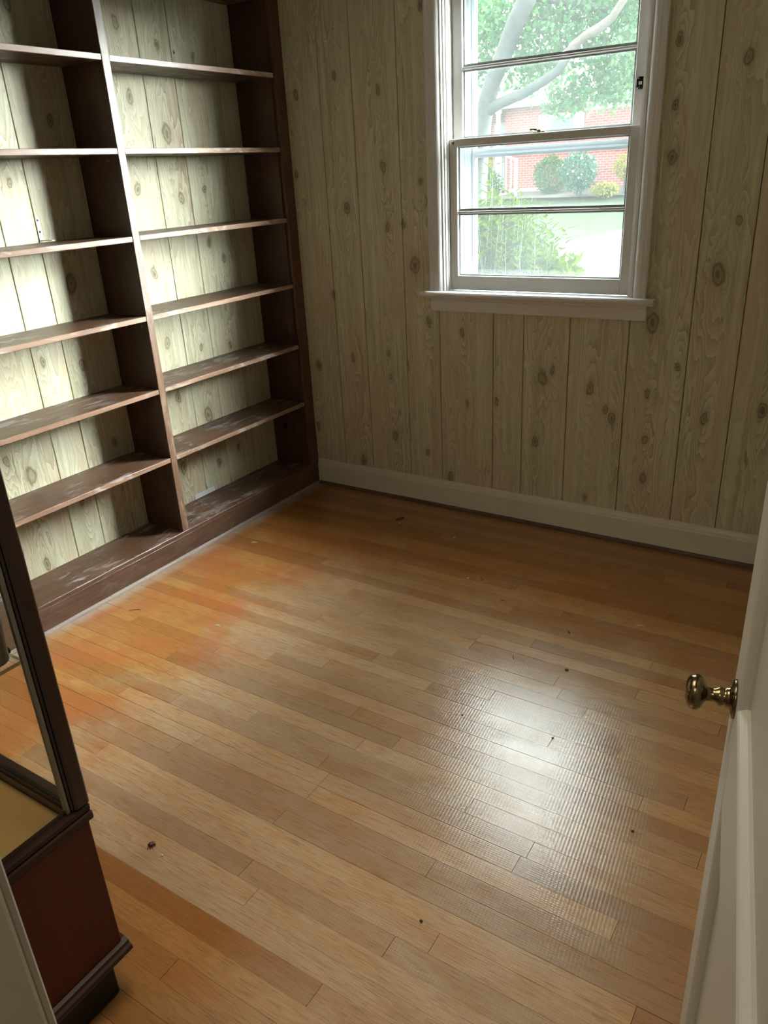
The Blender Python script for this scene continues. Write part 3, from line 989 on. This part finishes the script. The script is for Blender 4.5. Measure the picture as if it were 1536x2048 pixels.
link('back_board', boxbm(CX0 + 0.033, CX1 - 0.033, CY0 + 0.001, CY0 + 0.009, 0.4775, CZT - 0.001), M_CAB, cab)
bm = bmesh.new()
yb_ = CY1 - 0.031 - 0.005
box(bm, CX1 - 0.022, CX1 - 0.010, yb_ - 0.009, yb_ - 0.0005, 0.5035, CZT - 0.001, bev=0.002)
link('glass_bead', bm, M_BEAD, cab)
link('glass_bead', boxbm(CX0 + 0.033, CX1 - 0.033, CY1 - 0.034, CY1 - 0.024, 0.5005, 0.512, bev=0.002), M_BLACK, cab)
link('side_pane', boxbm(CX1 - 0.016, CX1 - 0.012, CY0 + 0.05, yb_ - 0.002, 0.504, CZT - 0.002), M_CABGLASS, cab)
link('front_pane', boxbm(CX0 + 0.033, CX1 - 0.033, CY1 - 0.020, CY1 - 0.016, 0.501, CZT - 0.002), M_CABGLASS, cab)
gs = mesh_part('glass_shelf', two_tone(two_tone(boxbm(CX0 + 0.04, CX1 - 0.018, CY0 + 0.015, -2.588, 0.838, 0.845), (0, 0, 1)), (0, 0, -1)), [M_SHELFGLASS, M_CABGLASS], cab)
bm = bmesh.new()
lathe(bm, [(0.006, 0), (0.006, 0.010), (0.003, 0.012), (0, 0.012)], (1.345, -2.580, 0.842), (0, -1, 0), 12)
link('shelf_clip', bm, M_IRON, cab)

# pewter cup on the glass shelf
cup_c = (1.366, -2.618, 0.8458)
cup = thing(empty('cup', cup_c), 'dull pewter cup on the glass shelf inside the display cabinet', 'cup')
bm = bmesh.new()
lathe(bm, [(0.0, 0.0), (0.021, 0.0), (0.023, 0.002), (0.0258, 0.068), (0.0272, 0.072), (0.0255, 0.073), (0.024, 0.068), (0.0215, 0.004), (0.0, 0.003)], cup_c, (0, 0, 1), 36)
link('cup_body', bm, M_PEWTER, cup, True)

# ------------------------------------------------------------------ litter on the floor
M_CRUMB = plain('pale_crumb', (0.70, 0.66, 0.58), 0.7)
M_BUG = plain('brown_chitin', (0.06, 0.03, 0.015), 0.3)
M_LEAF = plain('dry_red_leaf', (0.06, 0.012, 0.010), 0.5)
M_TWIG = plain('dark_twig', (0.035, 0.022, 0.014), 0.7)
M_SPLINT = plain('pale_splinter', (0.55, 0.42, 0.26), 0.6)

bug = thing(empty('dead_beetle', (1.157, -2.28, 0.0)), 'small dead brown beetle on the worn boards near the display cabinet', 'insect')
bm = bmesh.new()
bmesh.ops.create_uvsphere(bm, u_segments=14, v_segments=8, radius=1, matrix=Matrix.Translation((1.157, -2.28, 0.0052)) @ Matrix.Rotation(0.6, 4, 'Z') @ Matrix.Diagonal((0.0085, 0.0055, 0.0045, 1)))
link('insect_body', bm, M_BUG, bug, True)
bm = bmesh.new()
bmesh.ops.create_uvsphere(bm, u_segments=10, v_segments=6, radius=1, matrix=Matrix.Translation((1.1655, -2.2745, 0.0045)) @ Matrix.Diagonal((0.0035, 0.0035, 0.003, 1)))
link('insect_head', bm, M_BUG, bug, True)
for i in range(6):
    a = 0.6 + (1.0 + 0.55 * (i % 3)) * (1 if i < 3 else -1)
    q = Vector((math.cos(a), math.sin(a), 0))
    c0 = Vector((1.157, -2.28, 0.0))
    bm = bmesh.new()
    tube(bm, [c0 + q * 0.005 + Vector((0, 0, 0.003)), c0 + q * 0.009 + Vector((0, 0, 0.007)), c0 + q * 0.013 + Vector((0, 0, 0.001))], 0.0008, 5)
    link('insect_leg', bm, M_BUG, bug)


def crumb(name, x, y, r, mat, label, cat, flat=0.6, seed=0):
    rr = random.Random(seed)
    bm = bmesh.new()
    bmesh.ops.create_icosphere(bm, subdivisions=2, radius=1.0)
    for v in bm.verts:
        v.co *= rr.uniform(0.75, 1.15)
        v.co = Vector((x + v.co.x * r, y + v.co.y * r * 0.7, r * flat * 0.85 + v.co.z * r * flat))
    mz = min(v.co.z for v in bm.verts)
    for v in bm.verts:
        v.co.z -= mz
    return thing(link(name, bm, mat, None), label, cat)


def twig(name, pts, r, mat, label, cat):
    bm = bmesh.new()
    tube(bm, [(x, y, r + z) for x, y, z in pts], [r * 0.7] + [r] * (len(pts) - 2) + [r * 0.5], 6)
    return thing(link(name, bm, mat, None), label, cat)


crumb('crumb', 1.206, -2.287, 0.0035, M_CRUMB, 'tiny white crumb lying right beside the dead beetle', 'crumb', seed=1)
crumb('crumb', 0.696, -0.287, 0.0042, M_CRUMB, 'pale crumb just in front of the dark red leaf scrap', 'crumb', seed=2)
crumb('crumb', 1.238, -0.63, 0.004, M_CRUMB, 'white crumb on the boards below the window, left of a curled twig', 'crumb', seed=3)
crumb('crumb', 1.008, -0.313, 0.004, M_SPLINT, 'pale yellow crumb close to the white back baseboard', 'crumb', seed=4)
crumb('pebble', 1.82, -1.051, 0.0068, M_TWIG, 'small dark round pebble alone on the boards left of the doorknob', 'pebble', flat=0.5, seed=5)
crumb('speck', 2.206, -1.627, 0.0042, M_TWIG, 'tiny black speck on the boards close to the open door', 'speck', seed=6)
crumb('speck', 1.62, -1.428, 0.0038, M_TWIG, 'tiny black speck at the left edge of the window glare', 'speck', seed=8)
crumb('speck', 1.903, -1.393, 0.004, M_TWIG, 'tiny black speck inside the bright window glare', 'speck', seed=9)
crumb('speck', 1.87, -2.119, 0.0045, M_TWIG, 'tiny black speck at the near end of the floor by a butt joint', 'speck', seed=10)
bm = bmesh.new()
lp = [(0.655, -0.262), (0.664, -0.240), (0.676, -0.222), (0.683, -0.224), (0.680, -0.240), (0.672, -0.256), (0.668, -0.270)]
top = [bm.verts.new((x, y, 0.004 + 0.006 * math.sin(i * 1.3) ** 2)) for i, (x, y) in enumerate(lp)]
bot = [bm.verts.new((x, y, 0.0012)) for (x, y) in lp]
bm.faces.new(top)
bm.faces.new(bot[::-1])
for i in range(len(lp)):
    j = (i + 1) % len(lp)
    bm.faces.new((bot[i], bot[j], top[j], top[i]))
thing(link('leaf_scrap', bm, M_LEAF, None), 'dark red dry leaf scrap on the floor near the back baseboard', 'leaf')
twig('twig', [(1.280, -0.602, 0), (1.292, -0.607, 0.003), (1.300, -0.617, 0.002), (1.292, -0.622, 0)], 0.0013, M_TWIG, 'small curled dark twig on the boards below the window', 'twig')
twig('twig', [(1.434, -0.735, 0), (1.440, -0.727, 0.002), (1.452, -0.727, 0)], 0.0013, M_TWIG, 'short bent dark twig, second from the back baseboard under the window', 'twig')
twig('twig', [(1.627, -1.052, 0), (1.632, -1.066, 0.001), (1.640, -1.076, 0)], 0.0013, M_TWIG, 'thin dark twig on the boards just above the window glare', 'twig')
twig('twig', [(1.739, -0.818, 0), (1.748, -0.830, 0.002), (1.753, -0.834, 0)], 0.0022, M_TWIG, 'stubby dark twig on the boards, farthest right of the twigs', 'twig')
twig('twig', [(0.150, -1.492, 0), (0.170, -1.480, 0.002), (0.190, -1.470, 0.003), (0.200, -1.476, 0)], 0.0016, M_TWIG, 'long dark twig on the boards beside the bookcase plinth', 'twig')
twig('splinter', [(0.180, -0.786, 0), (0.190, -0.777, 0.001), (0.202, -0.772, 0)], 0.0028, M_SPLINT, 'pale wood splinter on the floor in front of the right bookcase bay', 'splinter')
twig('splinter', [(1.945, -0.672, 0), (1.958, -0.664, 0.001), (1.972, -0.660, 0)], 0.0022, M_SPLINT, 'pale wood splinter on the boards toward the right back corner', 'splinter')
twig('splinter', [(0.548, -1.410, 0), (0.557, -1.406, 0.001), (0.566, -1.404, 0)], 0.0026, M_CRUMB, 'short white splinter on the reddish boards before the left bay', 'splinter')

# ------------------------------------------------------------------ outside
PROF = [(0.16, -0.6), (9, -0.55), (14, -0.45), (20, 0.30), (24, 0.75), (60, 0.9)]


def gz(y):
    for (a, za), (b, zb_) in zip(PROF, PROF[1:]):
        if a <= y <= b:
            return za + (zb_ - za) * (y - a) / (b - a)
    return PROF[0][1] if y < PROF[0][0] else PROF[-1][1]


k = NT('lawn_grass')
geo = k.n('ShaderNodeNewGeometry')
n1 = k.noise(geo.outputs['Position'], 0.6, 3, 0.6)
n2 = k.noise(geo.outputs['Position'], 9.0, 3, 0.7)
cc = k.mix(n2, k.mix(n1, (0.0060, 0.0125, 0.0036), (0.0115, 0.0165, 0.0045)), (0.012, 0.0165, 0.0065))
k.bsdf(cc, 0.9, 0, 0.1)
M_LAWN = k.m
M_DRIVE = plain('pale_concrete', (0.08, 0.08, 0.078), 0.9, var=0.12, scale=1.2)
M_MULCH = plain('mulch', (0.035, 0.028, 0.024), 0.95, var=0.3, scale=6)

bm = bmesh.new()
ys = [0.16, 4, 9, 11, 14, 16, 18, 20, 22, 24, 30, 60]
xs = [-60, -30, -16, -8, -4, 0, 4, 12, 30, 60]
grid = [[bm.verts.new((x, y, gz(y))) for x in xs] for y in ys]
for i in range(len(ys) - 1):
    for j in range(len(xs) - 1):
        bm.faces.new((grid[i][j], grid[i][j + 1], grid[i + 1][j + 1], grid[i + 1][j]))
lawn = mesh_part('lawn', bm, M_LAWN, None)
structure(lawn)
# driveway sheet draped on the slope
dp = [(-4.15, 14.3), (-4.45, 14.95), (-4.47, 15.55), (-4.40, 15.9), (-3.93, 16.5), (-3.43, 17.45), (-2.0, 19.0), (0.5, 20.0), (1.5, 12.0), (1.0, 9.0), (-0.9, 9.0), (-1.8, 11.0), (-2.9, 12.9)]
ctr = Vector((-0.8, 13.6, 0))
bm = bmesh.new()
RN = 8
rings_ = []
for q in range(1, RN + 1):
    rings_.append([(ctr.x + (x - ctr.x) * q / RN, ctr.y + (y - ctr.y) * q / RN) for x, y in dp])
vc = bm.verts.new((ctr.x, ctr.y, gz(ctr.y) + 0.03))
vr = [[bm.verts.new((x, y, gz(y) + 0.03)) for x, y in r] for r in rings_]
nn = len(dp)
for j in range(nn):
    bm.faces.new((vc, vr[0][j], vr[0][(j + 1) % nn]))
for q in range(RN - 1):
    for j in range(nn):
        bm.faces.new((vr[q][j], vr[q + 1][j], vr[q + 1][(j + 1) % nn], vr[q][(j + 1) % nn]))
low = [bm.verts.new((v.co.x, v.co.y, v.co.z - 0.06)) for v in vr[-1]]
for j in range(nn):
    bm.faces.new((vr[-1][j], low[j], low[(j + 1) % nn], vr[-1][(j + 1) % nn]))
drive = structure(mesh_part('driveway', bm, M_DRIVE, None))
bm = bmesh.new()
mv = []
for x in [-9.3, -8, -7, -6, -5, -4, -2]:
    mv.append((bm.verts.new((x, 22.0 + 0.25 * math.sin(x * 2.1), gz(22.2) + 0.06)), bm.verts.new((x, 23.95, gz(23.9) + 0.06))))
for a, b in zip(mv, mv[1:]):
    bm.faces.new((a[0], b[0], b[1], a[1]))
structure(mesh_part('planting_bed', bm, M_MULCH, None))

# brick house over the road
k = NT('red_brick')
tc = k.n('ShaderNodeTexCoord')
mp = k.n('ShaderNodeMapping')
mp.inputs['Rotation'].default_value = (math.radians(90), 0, 0)
k.t.links.new(tc.outputs['Object'], mp.inputs[0])
bt = k.n('ShaderNodeTexBrick')
bt.inputs['Color1'].default_value = (0.150, 0.047, 0.042, 1)
bt.inputs['Color2'].default_value = (0.110, 0.038, 0.036, 1)
bt.inputs['Mortar'].default_value = (0.20, 0.13, 0.12, 1)
bt.inputs['Scale'].default_value = 1.0
bt.inputs['Mortar Size'].default_value = 0.007
bt.inputs['Brick Width'].default_value = 0.215
bt.inputs['Row Height'].default_value = 0.075
k.t.links.new(mp.outputs[0], bt.inputs['Vector'])
k.bsdf(bt.outputs[0], 0.9, 0, 0.2)
M_BRICK = k.m
M_HTRIM = plain('house_white_trim', (0.40, 0.40, 0.39), 0.6)
M_ROOF = plain('pale_roof', (0.36, 0.36, 0.36), 0.8)
M_TEAL = plain('teal_blind', (0.035, 0.105, 0.10), 0.5)
M_GREYD = plain('grey_porch_door', (0.12, 0.13, 0.125), 0.6)
HY = 24.0
house = thing(empty('brick_house', (-8, HY + 3, 0.7)), 'red brick house with white trim seen across the lawn', 'house')
bm = bmesh.new()
box(bm, -9.75, -8.5, HY, HY + 6, 0.3, 3.35)
box(bm, -8.5, -6.95, HY, HY + 6, 0.3, 2.48)
box(bm, -8.5, -6.95, HY + 0.01, HY + 6, 3.08, 3.35)
box(bm, -6.95, 0.5, HY, HY + 6, 0.3, 3.12)
link('brick_wall', bm, M_BRICK, house)
link('porch_wall', boxbm(-13.5, -9.76, HY + 1.0, HY + 6, 0.3, 3.35), M_BRICK, house)
link('soffit', boxbm(-14, 1.0, HY - 0.5, HY + 6.2, 3.36, 3.44), M_HTRIM, house)
link('frieze', boxbm(-6.95, 0.5, HY - 0.03, HY - 0.001, 3.12, 3.36), M_HTRIM, house)
bm = bmesh.new()
prism(bm, [(HY - 0.6, 3.445), (HY + 3.4, 4.9), (HY + 7.4, 3.445)], 0, -14.2, 1.2)
link('roof', bm, M_ROOF, house)
wf = mesh_part('window_frame', boxbm(-8.5, -6.95, HY - 0.06, HY + 0.06, 2.485, 3.075), M_HTRIM, house)
link('pane', boxbm(-8.08, -7.30, HY - 0.075, HY - 0.061, 2.56, 2.97), M_TEAL, wf)
link('porch_door', boxbm(-10.6, -9.97, HY + 0.93, HY + 0.99, 0.8, 3.0), M_GREYD, house)
bm = bmesh.new()
lathe(bm, [(0.12, 0), (0.12, 0.08), (0.085, 0.12), (0.075, 2.40), (0.12, 2.46), (0.12, 2.55), (0, 2.55)], (-9.86, HY - 0.3, 0.8), (0, 0, 1), 12)
link('porch_column', bm, M_HTRIM, house)
for i in range(3):
    link('porch_step', boxbm(-9.9 + i * 0.25, -8.35 + i * 0.15, HY - 1.0 + i * 0.3, HY - 0.001, 0.45 + i * 0.13 - 0.2, 0.60 + i * 0.13, bev=0.01), M_HTRIM, house)
rail = thing(empty('stair_railing', (-8.9, 22.6, 0.7)), 'white porch stair railing with pickets before the brick house', 'railing')
link('newel_post', boxbm(-8.73, -8.64, 22.5, 22.59, 0.60, 1.82, bev=0.008), M_HTRIM, rail)
bm = bmesh.new()
tube(bm, [(-9.55, 22.55, 2.05), (-8.69, 22.55, 1.78)], 0.035, 8)
link('handrail', bm, M_HTRIM, rail)
for i in range(4):
    x = -9.4 + i * 0.18
    zt = 2.05 + (x + 9.55) / 0.86 * (-0.27)
    link('picket', boxbm(x - 0.02, x + 0.02, 22.53, 22.57, 0.72, zt - 0.02), M_HTRIM, rail)


def leaf_cloud(bm, pts_fn, n, size, rr, elong=2.0):
    for _ in range(n):
        p = Vector(pts_fn(rr))
        d = Vector((rr.gauss(0, 1), rr.gauss(0, 1), rr.gauss(0.35, 1))).normalized()
        s = d.cross(Vector((rr.gauss(0, 1), rr.gauss(0, 1), rr.gauss(0, 1)))).normalized()
        nrm = d.cross(s)
        L = size * rr.uniform(0.7, 1.35)
        w = L / elong
        q = [p, p + d * L * 0.45 + s * w * 0.5 + nrm * L * 0.06, p + d * L, p + d * L * 0.45 - s * w * 0.5 + nrm * L * 0.06]
        bm.faces.new([bm.verts.new(v) for v in q])


def blob_pts(cx, cy, cz, rx, ry, rz, shell=0.55):
    def f(rr):
        while True:
            v = Vector((rr.uniform(-1, 1), rr.uniform(-1, 1), rr.uniform(-1, 1)))
            if 0.05 < v.length < 1:
                break
        v = v.normalized() * (shell + (1 - shell) * rr.random() ** 0.5) * (1 + 0.10 * math.sin(v.x * 9) * math.cos(v.z * 7))
        return (cx + v.x * rx, cy + v.y * ry, cz + v.z * rz)
    return f


ML_TREE = leaf_material('tree_leaves', (0.025, 0.090, 0.040), (0.070, 0.130, 0.040), 0.6)
ML_SHRUB = leaf_material('shrub_leaves', (0.0085, 0.021, 0.0012), (0.034, 0.048, 0.0025), 0.35)
ML_BUSH = leaf_material('round_bush_leaves', (0.026, 0.068, 0.026), (0.060, 0.105, 0.034), 0.3)
ML_DARK = leaf_material('dark_shrub_leaves', (0.018, 0.050, 0.026), (0.035, 0.075, 0.035), 0.3)
ML_YEL = leaf_material('yellow_bush_leaves', (0.10, 0.11, 0.020), (0.16, 0.15, 0.03), 0.3)
ML_HYD = leaf_material('hydrangea_leaves', (0.018, 0.070, 0.045), (0.05, 0.10, 0.07), 0.3)
M_BARK = plain('pale_bark', (0.018, 0.020, 0.020), 0.95, var=0.95, scale=11)
M_BARK2 = plain('red_brown_bark', (0.048, 0.038, 0.033), 0.95, var=0.7, scale=16)
M_FLOWER = plain('white_flower_head', (0.20, 0.23, 0.22), 0.8)


def stuff(o):
    o['kind'] = 'stuff'
    return o


def bush(name, label, cx, cy, cz, rx, ry, rz, n, size, mat, seed, zbase):
    rr = random.Random(seed)
    t = thing(empty(name, (cx, cy, zbase)), label, 'bush')
    bm = bmesh.new()
    leaf_cloud(bm, blob_pts(cx, cy, cz, rx, ry, rz), n, size, rr)
    stuff(link('foliage', bm, mat, t))
    for i in range(3):
        a = i * 2.1 + 0.4
        bm = bmesh.new()
        tube(bm, [(cx + 0.06 * math.cos(a), cy + 0.06 * math.sin(a), zbase - 0.02), (cx + rx * 0.35 * math.cos(a), cy + ry * 0.35 * math.sin(a), cz)], [0.03, 0.015], 6)
        link('stem', bm, M_BARK, t)
    return t


bush('round_bush', 'clipped round green bush in front of the far brick wall, left of pair', -7.62, 22.95, 1.24, 0.60, 0.36, 0.57, 2600, 0.085, ML_BUSH, 11, 0.66)
hy = bush('hydrangea', 'pale green hydrangea bush with white blooms, right of the clipped bush', -6.36, 22.05, 1.30, 0.58, 0.38, 0.56, 2200, 0.10, ML_HYD, 12, 0.66)
rr = random.Random(5)
for i in range(16):
    a = rr.uniform(math.pi, 2 * math.pi)
    e = rr.uniform(-0.3, 1.2)
    x = -6.36 + 0.56 * math.cos(a) * math.cos(e)
    y = 22.05 + 0.38 * math.sin(a) * math.cos(e)
    z = 1.30 + 0.54 * math.sin(e)
    bm = bmesh.new()
    bmesh.ops.create_icosphere(bm, subdivisions=1, radius=rr.uniform(0.03, 0.055), matrix=Matrix.Translation((x, y, z)))
    link('bloom', bm, M_FLOWER, hy)
bush('golden_bush', 'yellow-leaved bush at the right edge of the brick wall view', -5.00, 22.5, 1.38, 0.42, 0.4, 0.40, 1300, 0.07, ML_YEL, 13, 0.62)
bush('ground_plant', 'low pale clump of leaves in the bed before the brick wall', -5.45, 21.9, 0.76, 0.40, 0.25, 0.20, 700, 0.10, ML_YEL, 14, 0.55)
bush('dark_shrub', 'dark green shrub mass beside the white stair railing', -9.55, 21.7, 1.05, 0.72, 0.45, 0.60, 2600, 0.09, ML_DARK, 15, 0.5)
bush('tall_shrub', 'taller mid green shrub behind the dark shrub by the porch', -10.60, 22.75, 1.60, 0.6, 0.4, 0.60, 1800, 0.09, ML_BUSH, 16, 0.65)

# leafy shrub close outside the window
sh = thing(empty('window_shrub', (-0.55, 3.2, -0.58)), 'bright green leafy shrub growing just outside below the window', 'bush')
rr = random.Random(21)
shoots = []
for i in range(330):
    a = rr.uniform(0, 2 * math.pi)
    q = rr.random() ** 0.5
    bx = -0.55 + 0.85 * q * math.cos(a)
    by = 3.2 + 0.65 * q * math.sin(a)
    top_z = 1.36 - 0.85 * max(0.0, (bx + 0.45)) - 0.10 * abs(by - 3.1) + rr.uniform(-0.30, 0.10)
    lean = Vector((rr.uniform(-0.12, 0.16), rr.uniform(-0.1, 0.1), 0))
    shoots.append((Vector((bx, by, -0.1)), Vector((bx, by, top_z)) + lean))
for (x, y, z) in ((-0.36, 3.0, 1.64), (-0.43, 3.1, 1.52), (-0.13, 3.0, 1.31), (0.02, 3.0, 1.12), (0.05, 2.9, 1.02), (-0.5, 3.0, 1.45), (-0.28, 3.0, 1.30)):
    shoots.append((Vector((x - 0.05, y + 0.1, 0.2)), Vector((x, y, z))))
bmL = bmesh.new()
bmS = bmesh.new()
for a, b in shoots:
    tube(bmS, [a, (a + b) / 2 + Vector((rr.uniform(-.02, .02), rr.uniform(-.02, .02), 0)), b], [0.008, 0.005, 0.002], 5)
    n = int(26 * (b - a).length)
    for i in range(n):
        t = 0.25 + 0.75 * (i + rr.random()) / n
        p = a.lerp(b, t)
        az = i * 2.4 + rr.uniform(-0.4, 0.4)
        d = Vector((math.cos(az), math.sin(az), rr.uniform(0.25, 0.95))).normalized()
        s = d.cross(Vector((0, 0, 1))).normalized()
        nrm = s.cross(d)
        L = rr.uniform(0.10, 0.145) * (1.15 - 0.35 * t)
        w = L * 0.40
        v = [p + d * 0.01, p + d * (L * 0.45) + s * w * 0.5, p + d * L - nrm * L * 0.10, p + d * (L * 0.45) - s * w * 0.5]
        m_ = p + d * (L * 0.45) - nrm * L * 0.05
        vv = [bmL.verts.new(q) for q in v]
        vm = bmL.verts.new(m_)
        bmL.faces.new((vv[0], vv[1], vm))
        bmL.faces.new((vv[1], vv[2], vm))
        bmL.faces.new((vv[2], vv[3], vm))
        bmL.faces.new((vv[3], vv[0], vm))
leaf_cloud(bmL, blob_pts(-0.75, 3.25, 0.55, 0.75, 0.55, 0.62, 0.3), 2600, 0.12, rr, 2.5)
leaf_cloud(bmL, blob_pts(-0.15, 3.2, 0.45, 0.55, 0.5, 0.45, 0.3), 2400, 0.12, rr, 2.5)
stuff(link('foliage', bmL, ML_SHRUB, sh))
stuff(link('stem', bmS, plain('green_stem', (0.012, 0.018, 0.006), 0.8), sh))

# leaning tree with long boughs
tree = thing(empty('shade_tree', (-3.05, 8.0, -0.56)), 'leaning shade tree with spreading boughs close outside the window', 'tree')
bm = bmesh.new()
tube(bm, [(-3.10, 8.0, -0.62), (-3.02, 8.0, 0.6), (-2.96, 8.0, 1.6), (-2.86, 8.0, 2.25), (-2.72, 8.0, 2.65), (-2.57, 8.0, 2.93), (-2.39, 8.0, 3.3), (-2.22, 8.0, 3.58), (-1.95, 8.1, 4.2)],
     [0.26, 0.19, 0.16, 0.135, 0.12, 0.12, 0.125, 0.12, 0.09], 12)
link('trunk', bm, M_BARK, tree, True)
bm = bmesh.new()
tube(bm, [(-2.92, 8.0, 2.25), (-2.60, 7.98, 2.38), (-2.23, 7.95, 2.47), (-1.94, 7.9, 2.58), (-1.72, 7.9, 2.69), (-1.54, 7.9, 2.92)], [0.10, 0.075, 0.07, 0.065, 0.06, 0.055], 10)
link('bough', bm, M_BARK, tree, True)
bm = bmesh.new()
tube(bm, [(-1.62, 7.9, 2.80), (-1.54, 7.9, 2.94), (-1.38, 7.9, 3.04), (-1.20, 7.95, 3.12), (-1.07, 8.0, 3.22), (-0.93, 8.0, 3.40), (-0.7, 8.1, 3.7)], [0.05, 0.06, 0.055, 0.06, 0.05, 0.045, 0.04], 10)
link('bough', bm, M_BARK2, tree, True)
bm = bmesh.new()
tube(bm, [(-2.2, 8.1, 3.62), (-1.7, 8.4, 3.50), (-1.43, 8.5, 3.42), (-1.1, 8.5, 3.30)], [0.07, 0.06, 0.05, 0.03], 8)
link('bough', bm, M_BARK, tree, True)
rr = random.Random(31)
bmF = bmesh.new()
clumps = [(-2.9, 8.6, 3.3, 0.55), (-2.45, 8.8, 2.75, 0.40), (-2.0, 8.5, 3.2, 0.55), (-1.6, 8.6, 3.45, 0.5), (-1.25, 8.5, 2.95, 0.42), (-1.55, 8.3, 2.45, 0.30),
          (-1.2, 8.4, 2.50, 0.36), (-0.85, 8.3, 2.75, 0.42), (-0.75, 8.6, 3.3, 0.5), (-1.75, 8.2, 2.30, 0.22), (-0.95, 8.2, 2.42, 0.25), (-2.05, 8.3, 2.80, 0.25),
          (-2.2, 9.0, 3.8, 0.6), (-1.3, 9.0, 3.9, 0.6), (-3.2, 9.0, 3.7, 0.6), (-0.4, 9.0, 3.8, 0.6), (-3.3, 8.5, 2.9, 0.4)]
for (x, y, z, r) in clumps:
    n = int(820 * r * r / 0.2)
    leaf_cloud(bmF, blob_pts(x, y, z, r * 1.45, r * 1.1, r * 0.95, 0.05), n, 0.085, rr, 1.7)
stuff(link('foliage', bmF, ML_TREE, tree))
t2 = thing(empty('street_tree', (-1.70, 14, -0.45)), 'grey leaning tree trunk at the right edge of the window view', 'tree')
bm = bmesh.new()
tube(bm, [(-1.70, 14, -0.5), (-1.84, 14, 0.13), (-2.08, 14, 1.27), (-2.27, 14, 2.19), (-2.42, 14, 2.82), (-2.54, 14, 3.46), (-2.60, 14, 3.85), (-2.63, 14, 4.34), (-2.65, 14, 5.2)], [0.28, 0.2, 0.17, 0.165, 0.165, 0.165, 0.16, 0.15, 0.10], 12)
link('trunk', bm, M_BARK, t2, True)
rr = random.Random(41)
bm = bmesh.new()
for (x, y, z, r) in ((-2.4, 14.3, 5.2, 0.9), (-3.1, 14.5, 4.7, 0.7), (-1.8, 14.3, 4.6, 0.7)):
    leaf_cloud(bm, blob_pts(x, y, z, r, r, r * 0.8, 0.2), 1500, 0.13, rr, 1.7)
stuff(link('foliage', bm, ML_TREE, t2))
print('strips', n_strip, 'objects', len(bpy.data.objects))
